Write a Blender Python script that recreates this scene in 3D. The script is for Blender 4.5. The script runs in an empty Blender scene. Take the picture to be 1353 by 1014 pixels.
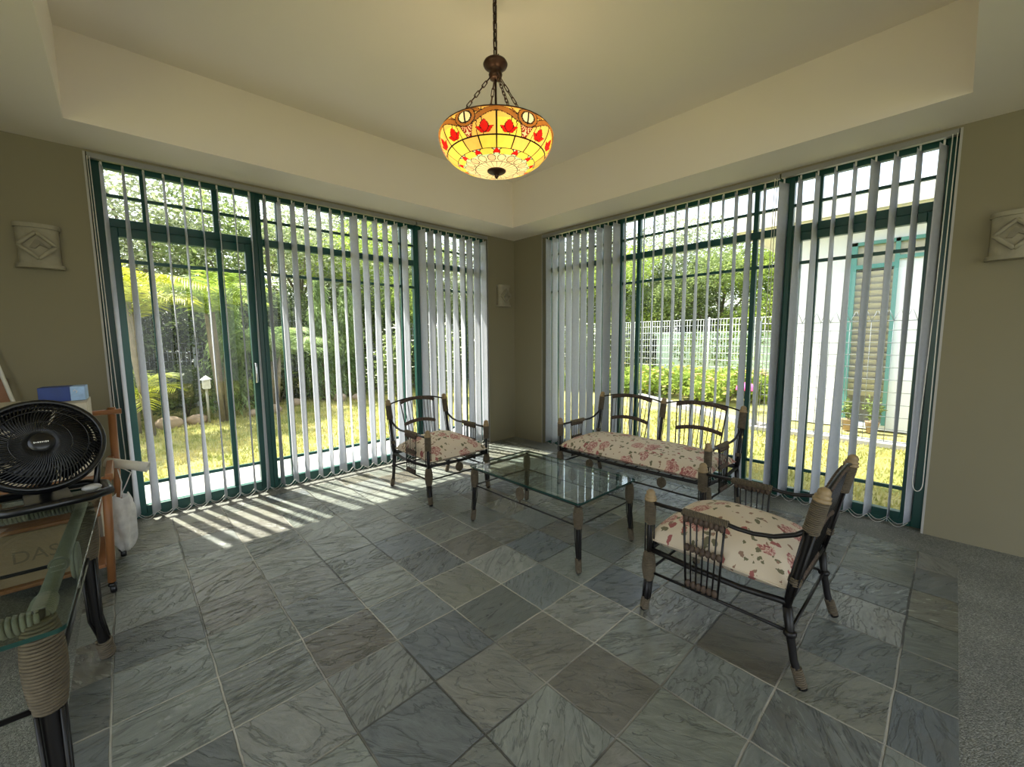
import bpy, math, random
from mathutils import Vector, Matrix
PI = math.pi
COL = bpy.context.scene.collection
R = random.Random(7)

# ------------------------------------------------------------------ helpers
class MB:
    """collects shapes and links them as ONE mesh object"""
    def __init__(s): s.v = []; s.f = []; s.m = []; s.sm = []
    def add(s, vs, fs, mi=0, smooth=True):
        n = len(s.v); s.v += [tuple(p) for p in vs]
        for f in fs: s.f.append(tuple(i + n for i in f)); s.m.append(mi); s.sm.append(smooth)
        return s
    def box(s, a, b, mi=0):
        (x0, y0, z0), (x1, y1, z1) = a, b
        x0, x1 = sorted((x0, x1)); y0, y1 = sorted((y0, y1)); z0, z1 = sorted((z0, z1))
        v = [(x, y, z) for z in (z0, z1) for y in (y0, y1) for x in (x0, x1)]
        return s.add(v, [(0, 2, 3, 1), (4, 5, 7, 6), (0, 1, 5, 4), (2, 6, 7, 3), (0, 4, 6, 2), (1, 3, 7, 5)], mi, False)
    def obox(s, M, sx, sy, sz, mi=0):
        v = [M @ Vector((x * sx / 2, y * sy / 2, z * sz / 2)) for z in (-1, 1) for y in (-1, 1) for x in (-1, 1)]
        return s.add(v, [(0, 2, 3, 1), (4, 5, 7, 6), (0, 1, 5, 4), (2, 6, 7, 3), (0, 4, 6, 2), (1, 3, 7, 5)], mi, False)
    def tube(s, pts, r, n=8, closed=False, mi=0, cap=True):
        pts = [Vector(p) for p in pts]; N = len(pts)
        rs = r if isinstance(r, (list, tuple)) else [r] * N
        t0 = (pts[1] - pts[0]).normalized()
        up = Vector((0, 0, 1)) if abs(t0.z) < .9 else Vector((0, 1, 0))
        u = t0.cross(up).normalized(); vs = []
        for i, p in enumerate(pts):
            if closed: t = pts[(i + 1) % N] - pts[i - 1]
            else: t = pts[min(i + 1, N - 1)] - pts[max(i - 1, 0)]
            t = t.normalized(); u = (u - t * u.dot(t)).normalized(); w = t.cross(u)
            for k in range(n):
                a = 2 * PI * k / n; vs.append(p + (u * math.cos(a) + w * math.sin(a)) * rs[i])
        fs = []
        for i in range(N if closed else N - 1):
            for k in range(n):
                a = i * n + k; b = i * n + (k + 1) % n; c = ((i + 1) % N) * n + (k + 1) % n; d = ((i + 1) % N) * n + k
                fs.append((a, b, c, d))
        if cap and not closed: fs += [tuple(range(n))[::-1], tuple((N - 1) * n + k for k in range(n))]
        return s.add(vs, fs, mi)
    def lathe(s, prof, n=20, o=(0, 0, 0), M=None, mi=0):
        vs = []; fs = []; o = Vector(o)
        for (r, z) in prof:
            for k in range(n):
                a = 2 * PI * k / n; p = Vector((r * math.cos(a), r * math.sin(a), z))
                vs.append((M @ p) if M else p + o)
        for i in range(len(prof) - 1):
            for k in range(n):
                fs.append((i * n + k, i * n + (k + 1) % n, (i + 1) * n + (k + 1) % n, (i + 1) * n + k))
        fs += [tuple(range(n))[::-1], tuple((len(prof) - 1) * n + k for k in range(n))]
        return s.add(vs, fs, mi)
    def rope(s, p0, p1, rf, pitch=.006, rr=None, mi=0, n=5, seg=16):
        """a cord wound closely round the line p0-p1, radius rf(t)"""
        p0 = Vector(p0); p1 = Vector(p1); d = p1 - p0; L = d.length; t = d / L
        up = Vector((0, 0, 1)) if abs(t.z) < .9 else Vector((0, 1, 0))
        u = t.cross(up).normalized(); w = t.cross(u); turns = 0; pitch *= 1.25; rr = rr or pitch * .5; turns = max(2, int(L / pitch))
        pts = []
        for i in range(turns * seg + 1):
            q = i / (turns * seg); a = 2 * PI * i / seg; r = rf(q)
            pts.append(p0 + d * q + (u * math.cos(a) + w * math.sin(a)) * r)
        s.tube(pts, rr, n, mi=mi)
        core = [p0 + d * (i / 8) for i in range(9)]
        s.tube(core, [max(.002, rf(i / 8) - rr * .8) for i in range(9)], 12, mi=mi)
        return s
    def ball(s, c, rx, ry, rz, n=8, mi=0):
        prof = [(max(1e-4, math.sin(PI * i / n)), -math.cos(PI * i / n)) for i in range(n + 1)]
        M = Matrix.Translation(Vector(c)) @ Matrix.Diagonal((rx, ry, rz, 1))
        return s.lathe(prof, n + 4, M=M, mi=mi)
    def build(s, name, mats, parent=None, bevel=0, loc=None):
        me = bpy.data.meshes.new(name); me.from_pydata(s.v, [], s.f)
        if not isinstance(mats, (list, tuple)): mats = [mats]
        for m in mats: me.materials.append(m)
        me.polygons.foreach_set('material_index', s.m); me.polygons.foreach_set('use_smooth', s.sm)
        me.update(); o = bpy.data.objects.new(name, me); COL.objects.link(o)
        if parent: o.parent = parent
        if loc: o.location = loc
        if bevel:
            b = o.modifiers.new('bevel', 'BEVEL'); b.width = bevel; b.segments = 2; b.limit_method = 'ANGLE'
        return o
def tag(o, label=None, cat=None, group=None, kind=None):
    if label: o['label'] = label
    if cat: o['category'] = cat
    if group: o['group'] = group
    if kind: o['kind'] = kind
    return o
def thing(name, label, cat, loc=(0, 0, 0), rz=0, group=None):
    o = bpy.data.objects.new(name, None); COL.objects.link(o); o.location = loc; o.rotation_euler = (0, 0, rz)
    o.empty_display_size = .1
    return tag(o, label, cat, group)
def struct(name, mb, mats, parent=None, bevel=0):
    o = mb.build(name, mats, parent, bevel)
    if not parent: o['kind'] = 'structure'
    return o
def dup(root, loc=None, rz=None, label=None, scale=None, group=None):
    r = root.copy(); COL.objects.link(r)
    if loc is not None: r.location = loc
    if rz is not None: r.rotation_euler = (0, 0, rz)
    if label: r['label'] = label
    if group: r['group'] = group
    if scale: r.scale = (scale,) * 3 if not isinstance(scale, tuple) else scale
    for ch in list(root.children):
        c = ch.copy(); COL.objects.link(c); c.parent = r
        for g in list(ch.children):
            d = g.copy(); COL.objects.link(d); d.parent = c
    return r

# ------------------------------------------------------------------ materials
class NT:
    def __init__(s, name):
        s.m = bpy.data.materials.new(name); s.m.use_nodes = True; s.t = s.m.node_tree
        s.b = s.t.nodes['Principled BSDF']; s.out = s.t.nodes['Material Output']
    def n(s, typ, **k):
        o = s.t.nodes.new(typ)
        for a, v in k.items():
            if a.startswith('i_'): o.inputs[int(a[2:]) if a[2:].isdigit() else a[2:]].default_value = v
            else: setattr(o, a, v)
        return o
    def l(s, a, b): s.t.links.new(a, b)
    def val(s, x):
        return x
    def math(s, op, a, b=None, c=None):
        o = s.n('ShaderNodeMath', operation=op)
        for i, q in enumerate((a, b, c)):
            if q is None: continue
            if hasattr(q, 'is_output'): s.l(q, o.inputs[i])
            else: o.inputs[i].default_value = q
        return o.outputs[0]
    def mix(s, f, a, b, typ='MIX'):
        o = s.n('ShaderNodeMix', data_type='RGBA', blend_type=typ)
        for i, q in ((0, f), (6, a), (7, b)):
            if hasattr(q, 'is_output'): s.l(q, o.inputs[i])
            else: o.inputs[i].default_value = q if i == 0 else (*q[:3], 1)
        return o.outputs[2]
    def ramp(s, f, stops, interp='LINEAR'):
        o = s.n('ShaderNodeValToRGB'); e = o.color_ramp; e.interpolation = interp
        while len(e.elements) > 1: e.elements.remove(e.elements[-1])
        for i, (p, c) in enumerate(stops):
            k = e.elements[0] if i == 0 else e.elements.new(p)
            k.position = p; k.color = (*c, 1) if len(c) == 3 else c
        s.l(f, o.inputs[0]); return o.outputs[0]
    def noise(s, scale, detail=3, vec=None, rough=.5, dist=0):
        o = s.n('ShaderNodeTexNoise', i_Scale=scale, i_Detail=detail, i_Roughness=rough, i_Distortion=dist)
        s.l(vec if vec is not None else s.obj(), o.inputs['Vector']); return o
    def obj(s):
        if not hasattr(s, '_tc'): s._tc = s.n('ShaderNodeTexCoord')
        return s._tc.outputs['Object']
    def bump(s, h, strength=.3, dist=.01):
        o = s.n('ShaderNodeBump', i_Strength=strength, i_Distance=dist); s.l(h, o.inputs['Height'])
        s.l(o.outputs[0], s.b.inputs['Normal']); return o
    def base(s, c):
        if hasattr(c, 'is_output'): s.l(c, s.b.inputs['Base Color'])
        else: s.b.inputs['Base Color'].default_value = (*c, 1)
def simple(name, c, rough=.5, metal=0, var=.12, scale=8, bump=0, bscale=60, spec=.5):
    t = NT(name); nz = t.noise(scale, 4)
    t.base(t.mix(nz.outputs[0], tuple(x * (1 - var) for x in c), tuple(min(1, x * (1 + var)) for x in c)))
    t.b.inputs['Roughness'].default_value = rough; t.b.inputs['Metallic'].default_value = metal
    t.b.inputs['Specular IOR Level'].default_value = spec
    if bump: t.bump(t.noise(bscale, 4).outputs[0], bump, .004)
    return t.m
def glass(name, tint=(.93, .97, .95), f0=.045, rough=0.0):
    t = NT(name); t.t.nodes.remove(t.b)
    lw = t.n('ShaderNodeLayerWeight', i_Blend=.5)
    p5 = t.math('POWER', lw.outputs['Facing'], 5.0); f = t.math('MULTIPLY_ADD', p5, .9, f0)
    tr = t.n('ShaderNodeBsdfTransparent'); tr.inputs[0].default_value = (*tint, 1)
    gl = t.n('ShaderNodeBsdfGlossy'); gl.inputs['Roughness'].default_value = rough
    mx = t.n('ShaderNodeMixShader'); t.l(f, mx.inputs[0]); t.l(tr.outputs[0], mx.inputs[1]); t.l(gl.outputs[0], mx.inputs[2])
    t.l(mx.outputs[0], t.out.inputs[0]); return t.m
def translucent(name, c, frac=.3, rough=.8, var=.1, scale=5, obj_random=False, c2=None, spec=.2):
    t = NT(name); nz = t.noise(scale, 2)
    c2 = c2 or tuple(min(1, x * (1 + var)) for x in c)
    col = t.mix(t.ramp(nz.outputs[0], [(.35, (0, 0, 0)), (.65, (1, 1, 1))]), tuple(x * (1 - var) for x in c), c2)
    t.base(col); t.b.inputs['Roughness'].default_value = rough; t.b.inputs['Specular IOR Level'].default_value = spec
    tl = t.n('ShaderNodeBsdfTranslucent'); t.l(col, tl.inputs[0])
    mx = t.n('ShaderNodeMixShader', i_0=frac); t.l(t.b.outputs[0], mx.inputs[1]); t.l(tl.outputs[0], mx.inputs[2])
    t.l(mx.outputs[0], t.out.inputs[0]); return t.m

M = {}
M['olive'] = simple('olive_wall_paint', (.235, .21, .135), .85, var=.05, scale=1.5, bump=.06, bscale=90)
M['ceil'] = simple('cream_ceiling_paint', (.76, .705, .63), .85, var=.04, scale=1.2, bump=.05, bscale=60)
M['green'] = simple('dark_green_enamel', (.008, .075, .062), .35, var=.08, scale=3)
M['ext_wall'] = simple('outer_render', (.78, .76, .70), .9, var=.04, scale=2, bump=.1, bscale=40)
M['alu'] = simple('painted_rail_grey', (.42, .41, .38), .45, var=.04)
M['rail'] = simple('grey_metal_rail', (.27, .27, .26), .4, .4, var=.04)
M['chrome'] = simple('chrome', (.8, .8, .8), .2, 1, var=.02)
M['vane'] = translucent('pale_vane_cloth', (.56, .58, .63), .18, var=.03, scale=40)
M['pane'] = glass('window_glass', (.97, .99, .98), .02)
M['plastic_white'] = simple('white_cord', (.75, .74, .68), .5, var=.03)
M['black_metal'] = simple('black_lacquered_metal', (.007, .006, .006), .38, 0, spec=.35, var=.3, scale=20)
M['rope'] = simple('natural_cord', (.105, .082, .052), .85, var=.5, scale=45)
M['rope_dark'] = simple('dark_woven_cord', (.065, .042, .028), .7, var=.7, scale=60)
M['knob'] = simple('turned_tan_wood', (.27, .19, .095), .5, var=.3, scale=18)
M['cream_cord'] = simple('painted_cream_cord', (.20, .195, .15), .5, var=.2, scale=30, bump=.4, bscale=150)
M['bronze'] = simple('aged_bronze', (.055, .028, .018), .4, .7, var=.4, scale=25)
M['black_plastic'] = simple('glossy_black_plastic', (.004, .004, .005), .28, var=.2)
M['white_plastic'] = simple('white_plastic_print', (.8, .8, .8), .5, var=.02)
M['carton'] = simple('brown_cardboard', (.33, .23, .13), .85, var=.12, scale=6)
M['carton_pale'] = simple('pale_cardboard', (.55, .49, .38), .8, var=.06, scale=6)
M['ink'] = simple('faded_print_ink', (.20, .15, .09), .8, var=.1)
M['blue_box'] = simple('blue_printed_card', (.015, .045, .22), .45, var=.4, scale=14)
M['lit_blue'] = simple('lit_blue_printed_card', (.33, .5, .78), .5, var=.35, scale=45)
M['wood'] = simple('orange_varnished_wood', (.27, .11, .038), .4, var=.25, scale=9)
M['bag'] = translucent('thin_white_plastic', (.85, .84, .82), .35, .5, var=.1, scale=20)
M['paper'] = simple('rolled_paper', (.7, .68, .62), .7, var=.1, scale=60)
M['stone'] = simple('carved_beige_stone', (.30, .275, .20), .85, var=.35, scale=14, bump=.5, bscale=45)
M['stone_shade'] = simple('recess_shade_stone', (.21, .19, .14), .9, var=.3, scale=25)
M['concrete'] = simple('pale_concrete', (.34, .33, .31), .9, var=.1, scale=5, bump=.3, bscale=60)
M['wire_white'] = simple('white_coated_wire', (.72, .76, .76), .5, var=.03)
M['wire_grey'] = simple('grey_coated_wire', (.15, .17, .18), .5, var=.05)
M['bldg'] = simple('bright_white_render', (.80, .82, .86), .9, var=.03, scale=2, bump=.1, bscale=30)
M['fascia'] = simple('cream_eave_paint', (.70, .68, .60), .8, var=.04)
M['teal'] = simple('teal_window_paint', (.10, .29, .27), .5, var=.06)
M['louvre'] = simple('beige_louvre_slat', (.46, .43, .34), .5, var=.12)
M['shade_in'] = simple('interior_shade_tone', (.22, .21, .17), .7, var=.3)
M['pink'] = simple('hot_pink_plastic', (.85, .10, .35), .45, var=.08)
M['soil'] = simple('brown_soil', (.10, .07, .04), .95, var=.4, scale=5, bump=.6, bscale=30)
M['bark'] = simple('grey_brown_bark', (.20, .165, .12), .9, var=.4, scale=12, bump=.6, bscale=30)
M['rock'] = simple('tan_garden_stone', (.38, .28, .20), .9, var=.3, scale=9, bump=.5)
M['pale_green'] = simple('pale_green_panel', (.55, .68, .58), .7, var=.08)
def leafmat(name, a, b): return translucent(name, a, .45, .55, c2=b, scale=1.6, var=.25, spec=.3)
M['leaf_mid'] = leafmat('mid_green_leaves', (.13, .19, .06), (.34, .42, .14))
M['leaf_grey'] = leafmat('greyish_green_leaves', (.19, .23, .12), (.44, .48, .28))
M['leaf_dark'] = leafmat('dark_green_leaves', (.06, .09, .035), (.17, .22, .08))
M['leaf_bright'] = leafmat('bright_green_leaves', (.20, .31, .05), (.42, .52, .10))
M['leaf_yellow'] = leafmat('yellow_green_fronds', (.25, .33, .03), (.55, .55, .06))
M['leaf_pine'] = leafmat('pale_drooping_conifer', (.15, .25, .08), (.36, .46, .18))
M['petal_yellow'] = leafmat('yellow_petals', (.80, .55, .03), (.90, .75, .12))
M['petal_white'] = leafmat('cream_petals', (.75, .74, .60), (.85, .85, .78))
M['petal_orange'] = leafmat('peach_petals', (.75, .42, .18), (.85, .62, .30))

# slate tile floor with a washed-pebble border, laid on a 0.305 m grid
TILE = .305; TX, TY = 9.95, 8.97
def floor_mat():
    t = NT('slate_tiles_and_washed_pebble')
    sep = t.n('ShaderNodeSeparateXYZ'); t.l(t.obj(), sep.inputs[0]); X, Y = sep.outputs[0], sep.outputs[1]
    wob = t.noise(3.5, 3); ws = t.n('ShaderNodeSeparateColor'); t.l(wob.outputs['Color'], ws.inputs[0])
    xw = t.math('MULTIPLY_ADD', t.math('SUBTRACT', ws.outputs[0], .5), .016, X)
    yw = t.math('MULTIPLY_ADD', t.math('SUBTRACT', ws.outputs[1], .5), .016, Y)
    u = t.math('ADD', t.math('DIVIDE', xw, TILE), TX + 40); v = t.math('ADD', t.math('DIVIDE', yw, TILE), TY + 40)
    iu, iv = t.math('FLOOR', u), t.math('FLOOR', v); fu, fv = t.math('FRACT', u), t.math('FRACT', v)
    du = t.math('MINIMUM', fu, t.math('SUBTRACT', 1, fu)); dv = t.math('MINIMUM', fv, t.math('SUBTRACT', 1, fv))
    d = t.math('MINIMUM', du, dv)
    cid = t.n('ShaderNodeCombineXYZ'); t.l(iu, cid.inputs[0]); t.l(iv, cid.inputs[1])
    wn = t.n('ShaderNodeTexWhiteNoise', noise_dimensions='3D'); t.l(cid.outputs[0], wn.inputs[0])
    wc = t.n('ShaderNodeSeparateColor'); t.l(wn.outputs['Color'], wc.inputs[0]); r1, r2, r3 = wc.outputs[0], wc.outputs[1], wc.outputs[2]
    # each tile has its own grain direction
    pos = t.n('ShaderNodeCombineXYZ'); t.l(X, pos.inputs[0]); t.l(Y, pos.inputs[1]); t.l(t.math('MULTIPLY', r3, 9.0), pos.inputs[2])
    rot = t.n('ShaderNodeVectorRotate', rotation_type='Z_AXIS'); t.l(pos.outputs[0], rot.inputs['Vector'])
    t.l(t.math('MULTIPLY_ADD', t.math('ROUND', t.math('MULTIPLY', r1, 3)), .55, -.6), rot.inputs['Angle'])
    mp = t.n('ShaderNodeMapping'); mp.inputs['Scale'].default_value = (1, 3.2, 1); t.l(rot.outputs[0], mp.inputs[0])
    grain = t.noise(7, 8, mp.outputs[0], .62, 1.4); fine = t.noise(26, 6, mp.outputs[0], .7, .6)
    cleft = t.noise(2.2, 4, mp.outputs[0], .55, 2.2)
    vein = t.math('ABSOLUTE', t.math('SUBTRACT', cleft.outputs[0], .5)); vein = t.ramp(vein, [(0, (1, 1, 1)), (.022, (0, 0, 0))])
    tone = t.ramp(r2, [(0, (.085, .093, .088)), (.2, (.13, .142, .122)), (.42, (.195, .21, .185)), (.58, (.10, .115, .125)), (.75, (.165, .168, .135)), (.88, (.095, .086, .065)), (1, (.225, .235, .215))])
    g2 = t.ramp(grain.outputs[0], [(.28, (.7, .7, .7)), (.5, (1, 1, 1)), (.75, (1.3, 1.3, 1.28))])
    c = t.mix(1, tone, g2, 'MULTIPLY')
    c = t.mix(t.math('MULTIPLY', fine.outputs[0], .6), c, t.mix(1, c, (1.35, 1.35, 1.32), 'MULTIPLY'))
    rust = t.noise(4.2, 4); c = t.mix(t.ramp(rust.outputs[0], [(.58, (0, 0, 0)), (.74, (.35, .35, .35))]), c, (.14, .12, .085))
    c = t.mix(t.math('MULTIPLY', vein, .5), c, (.045, .05, .045))
    # joints: pale grout in places, dark in others
    gr = t.noise(1.1, 2); gcol = t.mix(t.ramp(gr.outputs[0], [(.46, (0, 0, 0)), (.60, (1, 1, 1))]), (.06, .06, .05), (.42, .40, .34))
    gmask = t.ramp(d, [(0, (1, 1, 1)), (.008, (1, 1, 1)), (.016, (0, 0, 0))])
    c = t.mix(gmask, c, gcol)
    # washed pebble
    pb = t.n('ShaderNodeTexVoronoi', i_Scale=230); t.l(t.obj(), pb.inputs[0]); pbc = t.n('ShaderNodeSeparateColor'); t.l(pb.outputs['Color'], pbc.inputs[0])
    pcol = t.ramp(pbc.outputs[0], [(0, (.12, .125, .11)), (.45, (.19, .195, .172)), (.8, (.25, .255, .228)), (1, (.34, .34, .305))])
    sp = t.noise(2.5, 3); pcol = t.mix(1, pcol, t.ramp(sp.outputs[0], [(.3, (.7, .7, .7)), (.7, (1.15, 1.15, 1.1))]), 'MULTIPLY')
    # tiled field: edges
    e1 = t.math('GREATER_THAN', t.math('MULTIPLY_ADD', Y, .17, t.math('SUBTRACT', 1.0, X)), .68)   # x < .32 + .17 y  -> right edge
    xr = t.math('MULTIPLY_ADD', Y, .165, .31)
    e1 = t.math('LESS_THAN', X, t.math('MINIMUM', xr, -.235))
    e2 = t.math('GREATER_THAN', X, -4.065); e3 = t.math('LESS_THAN', Y, -.10); e4 = t.math('GREATER_THAN', Y, -4.122)
    e5 = t.math('LESS_THAN', t.math('SUBTRACT', X, Y), 3.69)
    tiled = t.math('MULTIPLY', t.math('MULTIPLY', t.math('MULTIPLY', e1, e2), t.math('MULTIPLY', e3, e4)), e5)
    t.base(t.mix(tiled, pcol, c))
    rough = t.ramp(t.math('MULTIPLY_ADD', grain.outputs[0], .6, t.math('MULTIPLY', r3, .4)), [(.2, (.20,) * 3), (.8, (.36,) * 3)])
    rg = t.n('ShaderNodeMix', data_type='FLOAT'); t.l(tiled, rg.inputs[0]); rg.inputs[2].default_value = .8; t.l(rough, rg.inputs[3])
    t.l(rg.outputs[0], t.b.inputs['Roughness'])
    h = t.math('ADD', t.math('MULTIPLY', grain.outputs[0], .8), t.math('MULTIPLY', fine.outputs[0], .35))
    h = t.math('SUBTRACT', h, t.math('MULTIPLY', gmask, .8)); h = t.math('SUBTRACT', h, t.math('MULTIPLY', vein, .35))
    hp = t.math('MULTIPLY', pb.outputs['Distance'], -.8)
    hm = t.n('ShaderNodeMix', data_type='FLOAT'); t.l(tiled, hm.inputs[0]); t.l(hp, hm.inputs[2]); t.l(h, hm.inputs[3])
    t.bump(hm.outputs[0], .7, .008); return t.m
M['floor'] = floor_mat()

def floral():
    t = NT('cream_rose_print_cloth')
    nz = t.noise(22, 4); ad = t.n('ShaderNodeVectorMath', operation='MULTIPLY_ADD'); t.l(nz.outputs['Color'], ad.inputs[0])
    ad.inputs[1].default_value = (.07, .07, .07); t.l(t.obj(), ad.inputs[2])
    def blobs(scale, rad, keep, off):
        mp = t.n('ShaderNodeMapping'); mp.inputs['Location'].default_value = (off, off * .7, 0); mp.inputs['Scale'].default_value = (1, 1, .35); t.l(ad.outputs[0], mp.inputs[0])
        v = t.n('ShaderNodeTexVoronoi', i_Scale=scale); t.l(mp.outputs[0], v.inputs[0]); s = t.n('ShaderNodeSeparateColor'); t.l(v.outputs['Color'], s.inputs[0])
        m = t.math('MULTIPLY', t.math('LESS_THAN', v.outputs['Distance'], rad), t.math('LESS_THAN', s.outputs[0], keep)); return m, v.outputs['Distance']
    leaf, _ = blobs(24, .32, .5, 3.1); leaf2, _ = blobs(33, .30, .42, 1.7)
    rose, dist = blobs(8.5, .42, .52, .4); bud, _ = blobs(20, .30, .34, 5.2)
    swirl = t.noise(70, 2, rough=.6, dist=1.5)
    rc = t.ramp(swirl.outputs[0], [(.34, (.22, .06, .06)), (.46, (.40, .17, .15)), (.56, (.60, .40, .33)), (.66, (.62, .53, .41))])
    c = t.mix(leaf, (.62, .53, .41), (.16, .15, .09)); c = t.mix(leaf2, c, (.27, .17, .12)); c = t.mix(bud, c, (.32, .11, .10)); c = t.mix(rose, c, rc)
    t.base(c); t.b.inputs['Roughness'].default_value = .85; t.b.inputs['Specular IOR Level'].default_value = .2
    w = t.noise(260, 2); t.bump(w.outputs[0], .2, .002); return t.m
M['floral'] = floral()
def grassmat():
    t = NT('dry_lawn'); a = t.noise(1.3, 4); b = t.noise(22, 6, rough=.7)
    c = t.mix(t.ramp(a.outputs[0], [(.35, (0, 0, 0)), (.65, (1, 1, 1))]), (.32, .34, .08), (.56, .48, .20))
    c = t.mix(t.math('MULTIPLY', b.outputs[0], .7), c, t.mix(1, c, (.45, .5, .4), 'MULTIPLY'))
    t.base(c); t.b.inputs['Roughness'].default_value = .95; t.bump(b.outputs[0], 1, .05); return t.m
M['lawn'] = grassmat()
M['blade'] = translucent('lawn_blades', (.36, .39, .10), .4, .7, c2=(.66, .58, .24), scale=2.5, var=.2)
def tglass():
    return glass('greenish_table_glass', (.86, .92, .885), .045)
M['tglass'] = tglass(); M['tglass_edge'] = simple('bottle_green_glass_edge', (.012, .05, .04), .12, var=.1)

# ------------------------------------------------------------------ the room
H = 2.59; HC = 3.08; XL = -5.6; YB = -6.6; WT = .22
LX0, LX1 = -3.90, -.455          # opening in the left window wall
RY0, RY1 = -3.95, -.50           # opening in the right window wall
OT = 2.575
b = MB().box((XL - WT, YB - WT, -.12), (.02 + WT, .02 + WT, 0)); struct('floor', b, M['floor'])
b = MB()
b.box((XL, 0, 0), (LX0, WT, HC)).box((LX1, 0, 0), (WT, WT, HC)).box((LX0, 0, OT), (LX1, WT, HC))
struct('wall_left', b, M['olive'])
b = MB().box((0, YB, 0), (WT, RY0, HC)).box((0, RY1, 0), (WT, 0, HC)).box((0, RY0, OT), (WT, RY1, HC))
struct('wall_right', b, M['olive'])
# unseen walls behind the camera, with wide openings added to light the room
b = MB().box((XL, YB - WT, 0), (-4.9, YB, HC)).box((-.7, YB - WT, 0), (0, YB, HC)).box((-4.9, YB - WT, 2.5), (-.7, YB, HC))
struct('wall_back', b, M['olive'])
b = MB().box((XL - WT, YB, 0), (XL, -5.4, HC)).box((XL - WT, -2.2, 0), (XL, WT, HC)).box((XL - WT, -5.4, 2.5), (XL, -2.2, HC))
struct('wall_far_left', b, M['olive'])
TX0, TX1, TY0, TY1 = -3.965, -.458, -3.99, -.458     # the raised ceiling tray
b = MB().box((XL, YB, H), (TX0, 0, HC + .12)).box((TX1, YB, H), (0, 0, HC + .12)).box((TX0, YB, H), (TX1, TY0, HC + .12)).box((TX0, TY1, H), (TX1, 0, HC + .12))
b.box((TX0, TY0, HC), (TX1, TY1, HC + .12)); struct('ceiling', b, M['ceil'])
b = MB().box((XL - .8, YB - .8, HC + .12), (.84, .79, HC + .27))
b.box((XL - .8, .22, 2.86), (.84, .79, HC + .12)).box((.22, YB - .8, 2.86), (.84, .22, HC + .12)); struct('roof', b, M['fascia'])

# ---- window frames: fr(kind axis) builds boxes on the recessed plane
F0, F1 = .078, .128
def bx(mb, ax, a0, a1, z0, z1, d0=F0, d1=F1, mi=0):
    if ax == 'L': mb.box((a0, d0, z0), (a1, d1, z1), mi)
    else: mb.box((d0, a0, z0), (d1, a1, z1), mi)
def unit(name, ax, a0, a1, mull, leaf=None, leafbars=(), handle=None, j0=.035, j1=.035):
    """a glazed unit between a0 and a1; leaf=(l0,l1) a glazed door leaf under the transom"""
    o = MB(); s = .028
    bx(o, ax, a0, a0 + j0, 0, OT); bx(o, ax, a1 - j1, a1, 0, OT)
    bx(o, ax, a0 + j0, a1 - j1, 2.515, OT)
    bx(o, ax, a0 + j0, a1 - j1, 2.125, 2.185)
    bx(o, ax, a0 + j0, a1 - j1, 0, .03 if leaf else .085)
    frm = o.build(name, M['green'], None, .004); frm['kind'] = 'structure'
    bars = MB(); top_m = mull if not leaf else leafbars
    for m in (top_m if leaf else mull): bx(bars, ax, m - s / 2 - .004, m + s / 2 + .004, 2.185, 2.515, F0 + .008, F1 - .008)
    bx(bars, ax, a0 + j0, a1 - j1, 2.33, 2.35, F0 + .012, F1 - .012)
    if not leaf:
        for m in mull: bx(bars, ax, m - s / 2 - .004, m + s / 2 + .004, .085, 2.125, F0 + .008, F1 - .008)
        for z in (.255, 1.895): bx(bars, ax, a0 + j0, a1 - j1, z - .012, z + .012, F0 + .012, F1 - .012)
    bars.build('glazing_bar', M['green'], frm)
    g = MB(); bx(g, ax, a0 + j0 - .005, a1 - j1 + .005, 2.18, 2.52, .100, .105)
    if not leaf: bx(g, ax, a0 + j0 - .005, a1 - j1 + .005, .08, 2.13, .100, .105)
    g.build('glass_pane', M['pane'], frm)
    if leaf:
        l0, l1 = leaf; d = MB(); lw = .062
        bx(d, ax, l0, l0 + lw, .03, 2.122, F0 - .012, F1 - .008); bx(d, ax, l1 - lw, l1, .03, 2.122, F0 - .012, F1 - .008)
        bx(d, ax, l0 + lw, l1 - lw, 2.06, 2.122, F0 - .012, F1 - .008); bx(d, ax, l0 + lw, l1 - lw, .03, .092, F0 - .012, F1 - .008)
        lf = d.build('door_leaf', M['green'], frm, .004)
        c = MB()
        for m in leafbars: bx(c, ax, m - .016, m + .016, .092, 2.06, F0 + .002, F1 - .02)
        for z in (.255, 1.895): bx(c, ax, l0 + lw, l1 - lw, z - .012, z + .012, F0 + .006, F1 - .024)
        c.build('glazing_bar', M['green'], lf)
        g = MB(); bx(g, ax, l0 + .05, l1 - .05, .08, 2.07, .096, .101); g.build('glass_pane', M['pane'], lf)
        if handle:
            hx = handle; k = MB(); y0 = F0 - .012
            P = [(hx, y0, .965), (hx, y0 - .035, .975), (hx, y0 - .04, 1.0), (hx, y0 - .04, 1.10), (hx, y0 - .035, 1.125), (hx, y0, 1.135)]
            if ax == 'R': P = [(p[1], p[0], p[2]) for p in P]
            k.tube(P, .009, 8); k.build('door_handle', M['chrome'], frm)['label'] = 'chrome pull handle'
    return frm
unit('door_1', 'L', LX0, -2.915, [], (-3.84, -2.952), (-3.62, -3.195), -3.0, j0=.06)
unit('window_1', 'L', -2.915, -1.40, [-2.745, -1.57])
unit('window_2', 'L', -1.40, LX1, [-1.11, -.745], j1=.05)
unit('window_3', 'R', -1.53, RY1, [-1.30, -.65], j1=.05)
unit('window_4', 'R', -3.05, -1.53, [-2.82, -1.75])
unit('door_2', 'R', RY0, -3.05, [], (-3.90, -3.088), (-3.665, -3.245), -3.125, j0=.055)
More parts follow.
